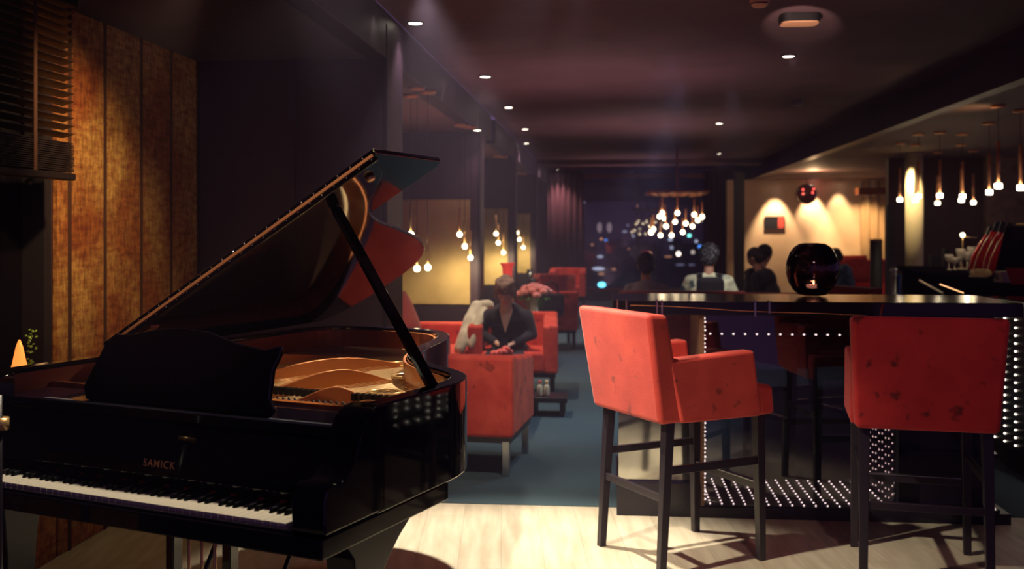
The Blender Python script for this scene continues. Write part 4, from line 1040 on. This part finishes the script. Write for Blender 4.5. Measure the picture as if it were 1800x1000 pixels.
# ================================================================== THE TOWN OUTSIDE THE WINDOW
def building(label, x0, x1, Z, ztop, wins):
    a = cw(x0, Z); b_ = cw(x1, Z)
    t = thing('distant_building', label, 'building', (a.x,a.y,0))
    MB().box(0,0,-8,b_.x-a.x,6,ztop).build('facade', 'matblack', t)
    for (px, py, wpx, hpx, c, e) in wins:
        q = cw(px, Z, zo(py, Z)); w_ = wpx/F*Z/2; h_ = hpx/F*Z/2
        MB().ell((q.x-a.x,-.05,q.z),(w_,.05,h_),10,8).build('light_spot', lampmat(c, e), t)  # glowing spots for town lights and for room reflections in the pane
_lm = {}
def lampmat(c, e):
    if (c,e) not in _lm: _lm[(c,e)] = mat('spot_glow', c, .5, emit=c, es=e)
    return _lm[(c,e)]
W_ = (1,.85,.65); G_ = (.55,.62,.75); CY = (.15,.75,1); OR = (1,.45,.2); BL = (.1,.35,1); TL = (.2,.9,.75)
building('dark building outside the window, left side, with a bright cyan sign', 1000, 1119, 60, 14, [(1058,500,14,9,CY,4),(1052,472,22,6,G_,.9),(1055,451,11,5,G_,.7),(1057,481,11,5,OR,.35),(1079,473,8,4,OR,.4),(1057,420,6,4,OR,.7),(1065,422,6,4,BL,.9),(1041,430,5,4,OR,.4),(1103,396,4,4,G_,.3),(1098,407,9,4,G_,.4),(1113,415,5,5,G_,.5),(1105,437,5,3,OR,.3),(1054,400,9,18,W_,.16),(1071,400,9,18,W_,.16),(1027,356,4,4,G_,.25)])
building('dark building outside the window, right side, with red and white lamps', 1123, 1265, 60, 14, [(1142,446,7,7,OR,1.6),(1136,446,18,10,(.8,.05,.03),.25),(1192,446,8,8,W_,5),(1217,443,7,7,W_,.7),(1211,414,7,6,TL,3),(1229,433,7,6,BL,1.6),(1223,424,6,6,G_,.9),(1178,421,8,6,G_,.9),(1180,435,6,7,G_,.6),(1113,365,7,6,OR,.7),(1119,362,6,6,OR,.3),(1174,451,14,3,OR,.4),(1195,465,16,4,G_,.15),(1215,465,12,4,G_,.12)])
# light for the aisle and the ceiling glow
for (x, y, z, e) in ((.45,7.0,2.70,60),(.6,8.2,2.70,90),(.65,11.0,2.70,100),(.7,14.5,2.70,100),(.4,18.0,2.70,50)):
    spot((x,y,z), (x-.7,y,0), e, (.75,.85,1), 60, .7)
for (x, y, z, e) in ((.0,8.6,1.0,50),(.4,12.5,1.0,50),(.3,18.6,1.2,30),(.2,5.9,1.2,5)):      # unseen uplights added for the glow on the ceiling
    spot((x,y,z), (x,y,3), e, (1,.60,.55), 120, 1, .005)
spot((-1.9,8.4,1.0), (-1.9,8.4,3), 14, (1,.55,.35), 120, 1, .005)
spot((-1.9,12.6,1.0), (-1.9,12.6,3), 12, (1,.55,.35), 120, 1, .005)
spot((1.0,8.6,2.7), (1.35,9.9,1.0), 110, (1,.95,.85), 40, .8)           # added lamp to brighten the guests at the window

# thin haze added to lift the dark tones
hz_ = MB().box(-2.4, .6, .01, 6.4, YE, 2.74).build('haze', None or 'matblack'); hz_['kind'] = 'stuff'
tag(hz_, 'added thin haze lifting the dark tones of the lounge', 'haze')
hm = bpy.data.materials.new('haze'); hm.use_nodes = True; N = hm.node_tree.nodes; N.clear()
o_ = N.new('ShaderNodeOutputMaterial'); vs = N.new('ShaderNodeVolumeScatter'); vs.inputs['Color'].default_value = (.72,.60,1,1); vs.inputs['Density'].default_value = .006
hm.node_tree.links.new(vs.outputs[0], o_.inputs['Volume']); hz_.data.materials[0] = hm
P = pz(1740, 190, ZL); spot((P.x-.1, P.y-.1, 2.2), (P.x-.25, P.y, 2.6), 2.5, (1,.62,.25), 120, .8, .01)  # unseen uplight added for the golden glow on the bar ceiling
for yb_, zb_ in ((5.55,2.50),(7.95,2.50),(12.25,2.50)):      # lamps grazing the beam
    spot((XB+.10, yb_, 2.735), (XB, yb_+.06, zb_), 1.6, (1,.88,.66), 55, .6, .004)
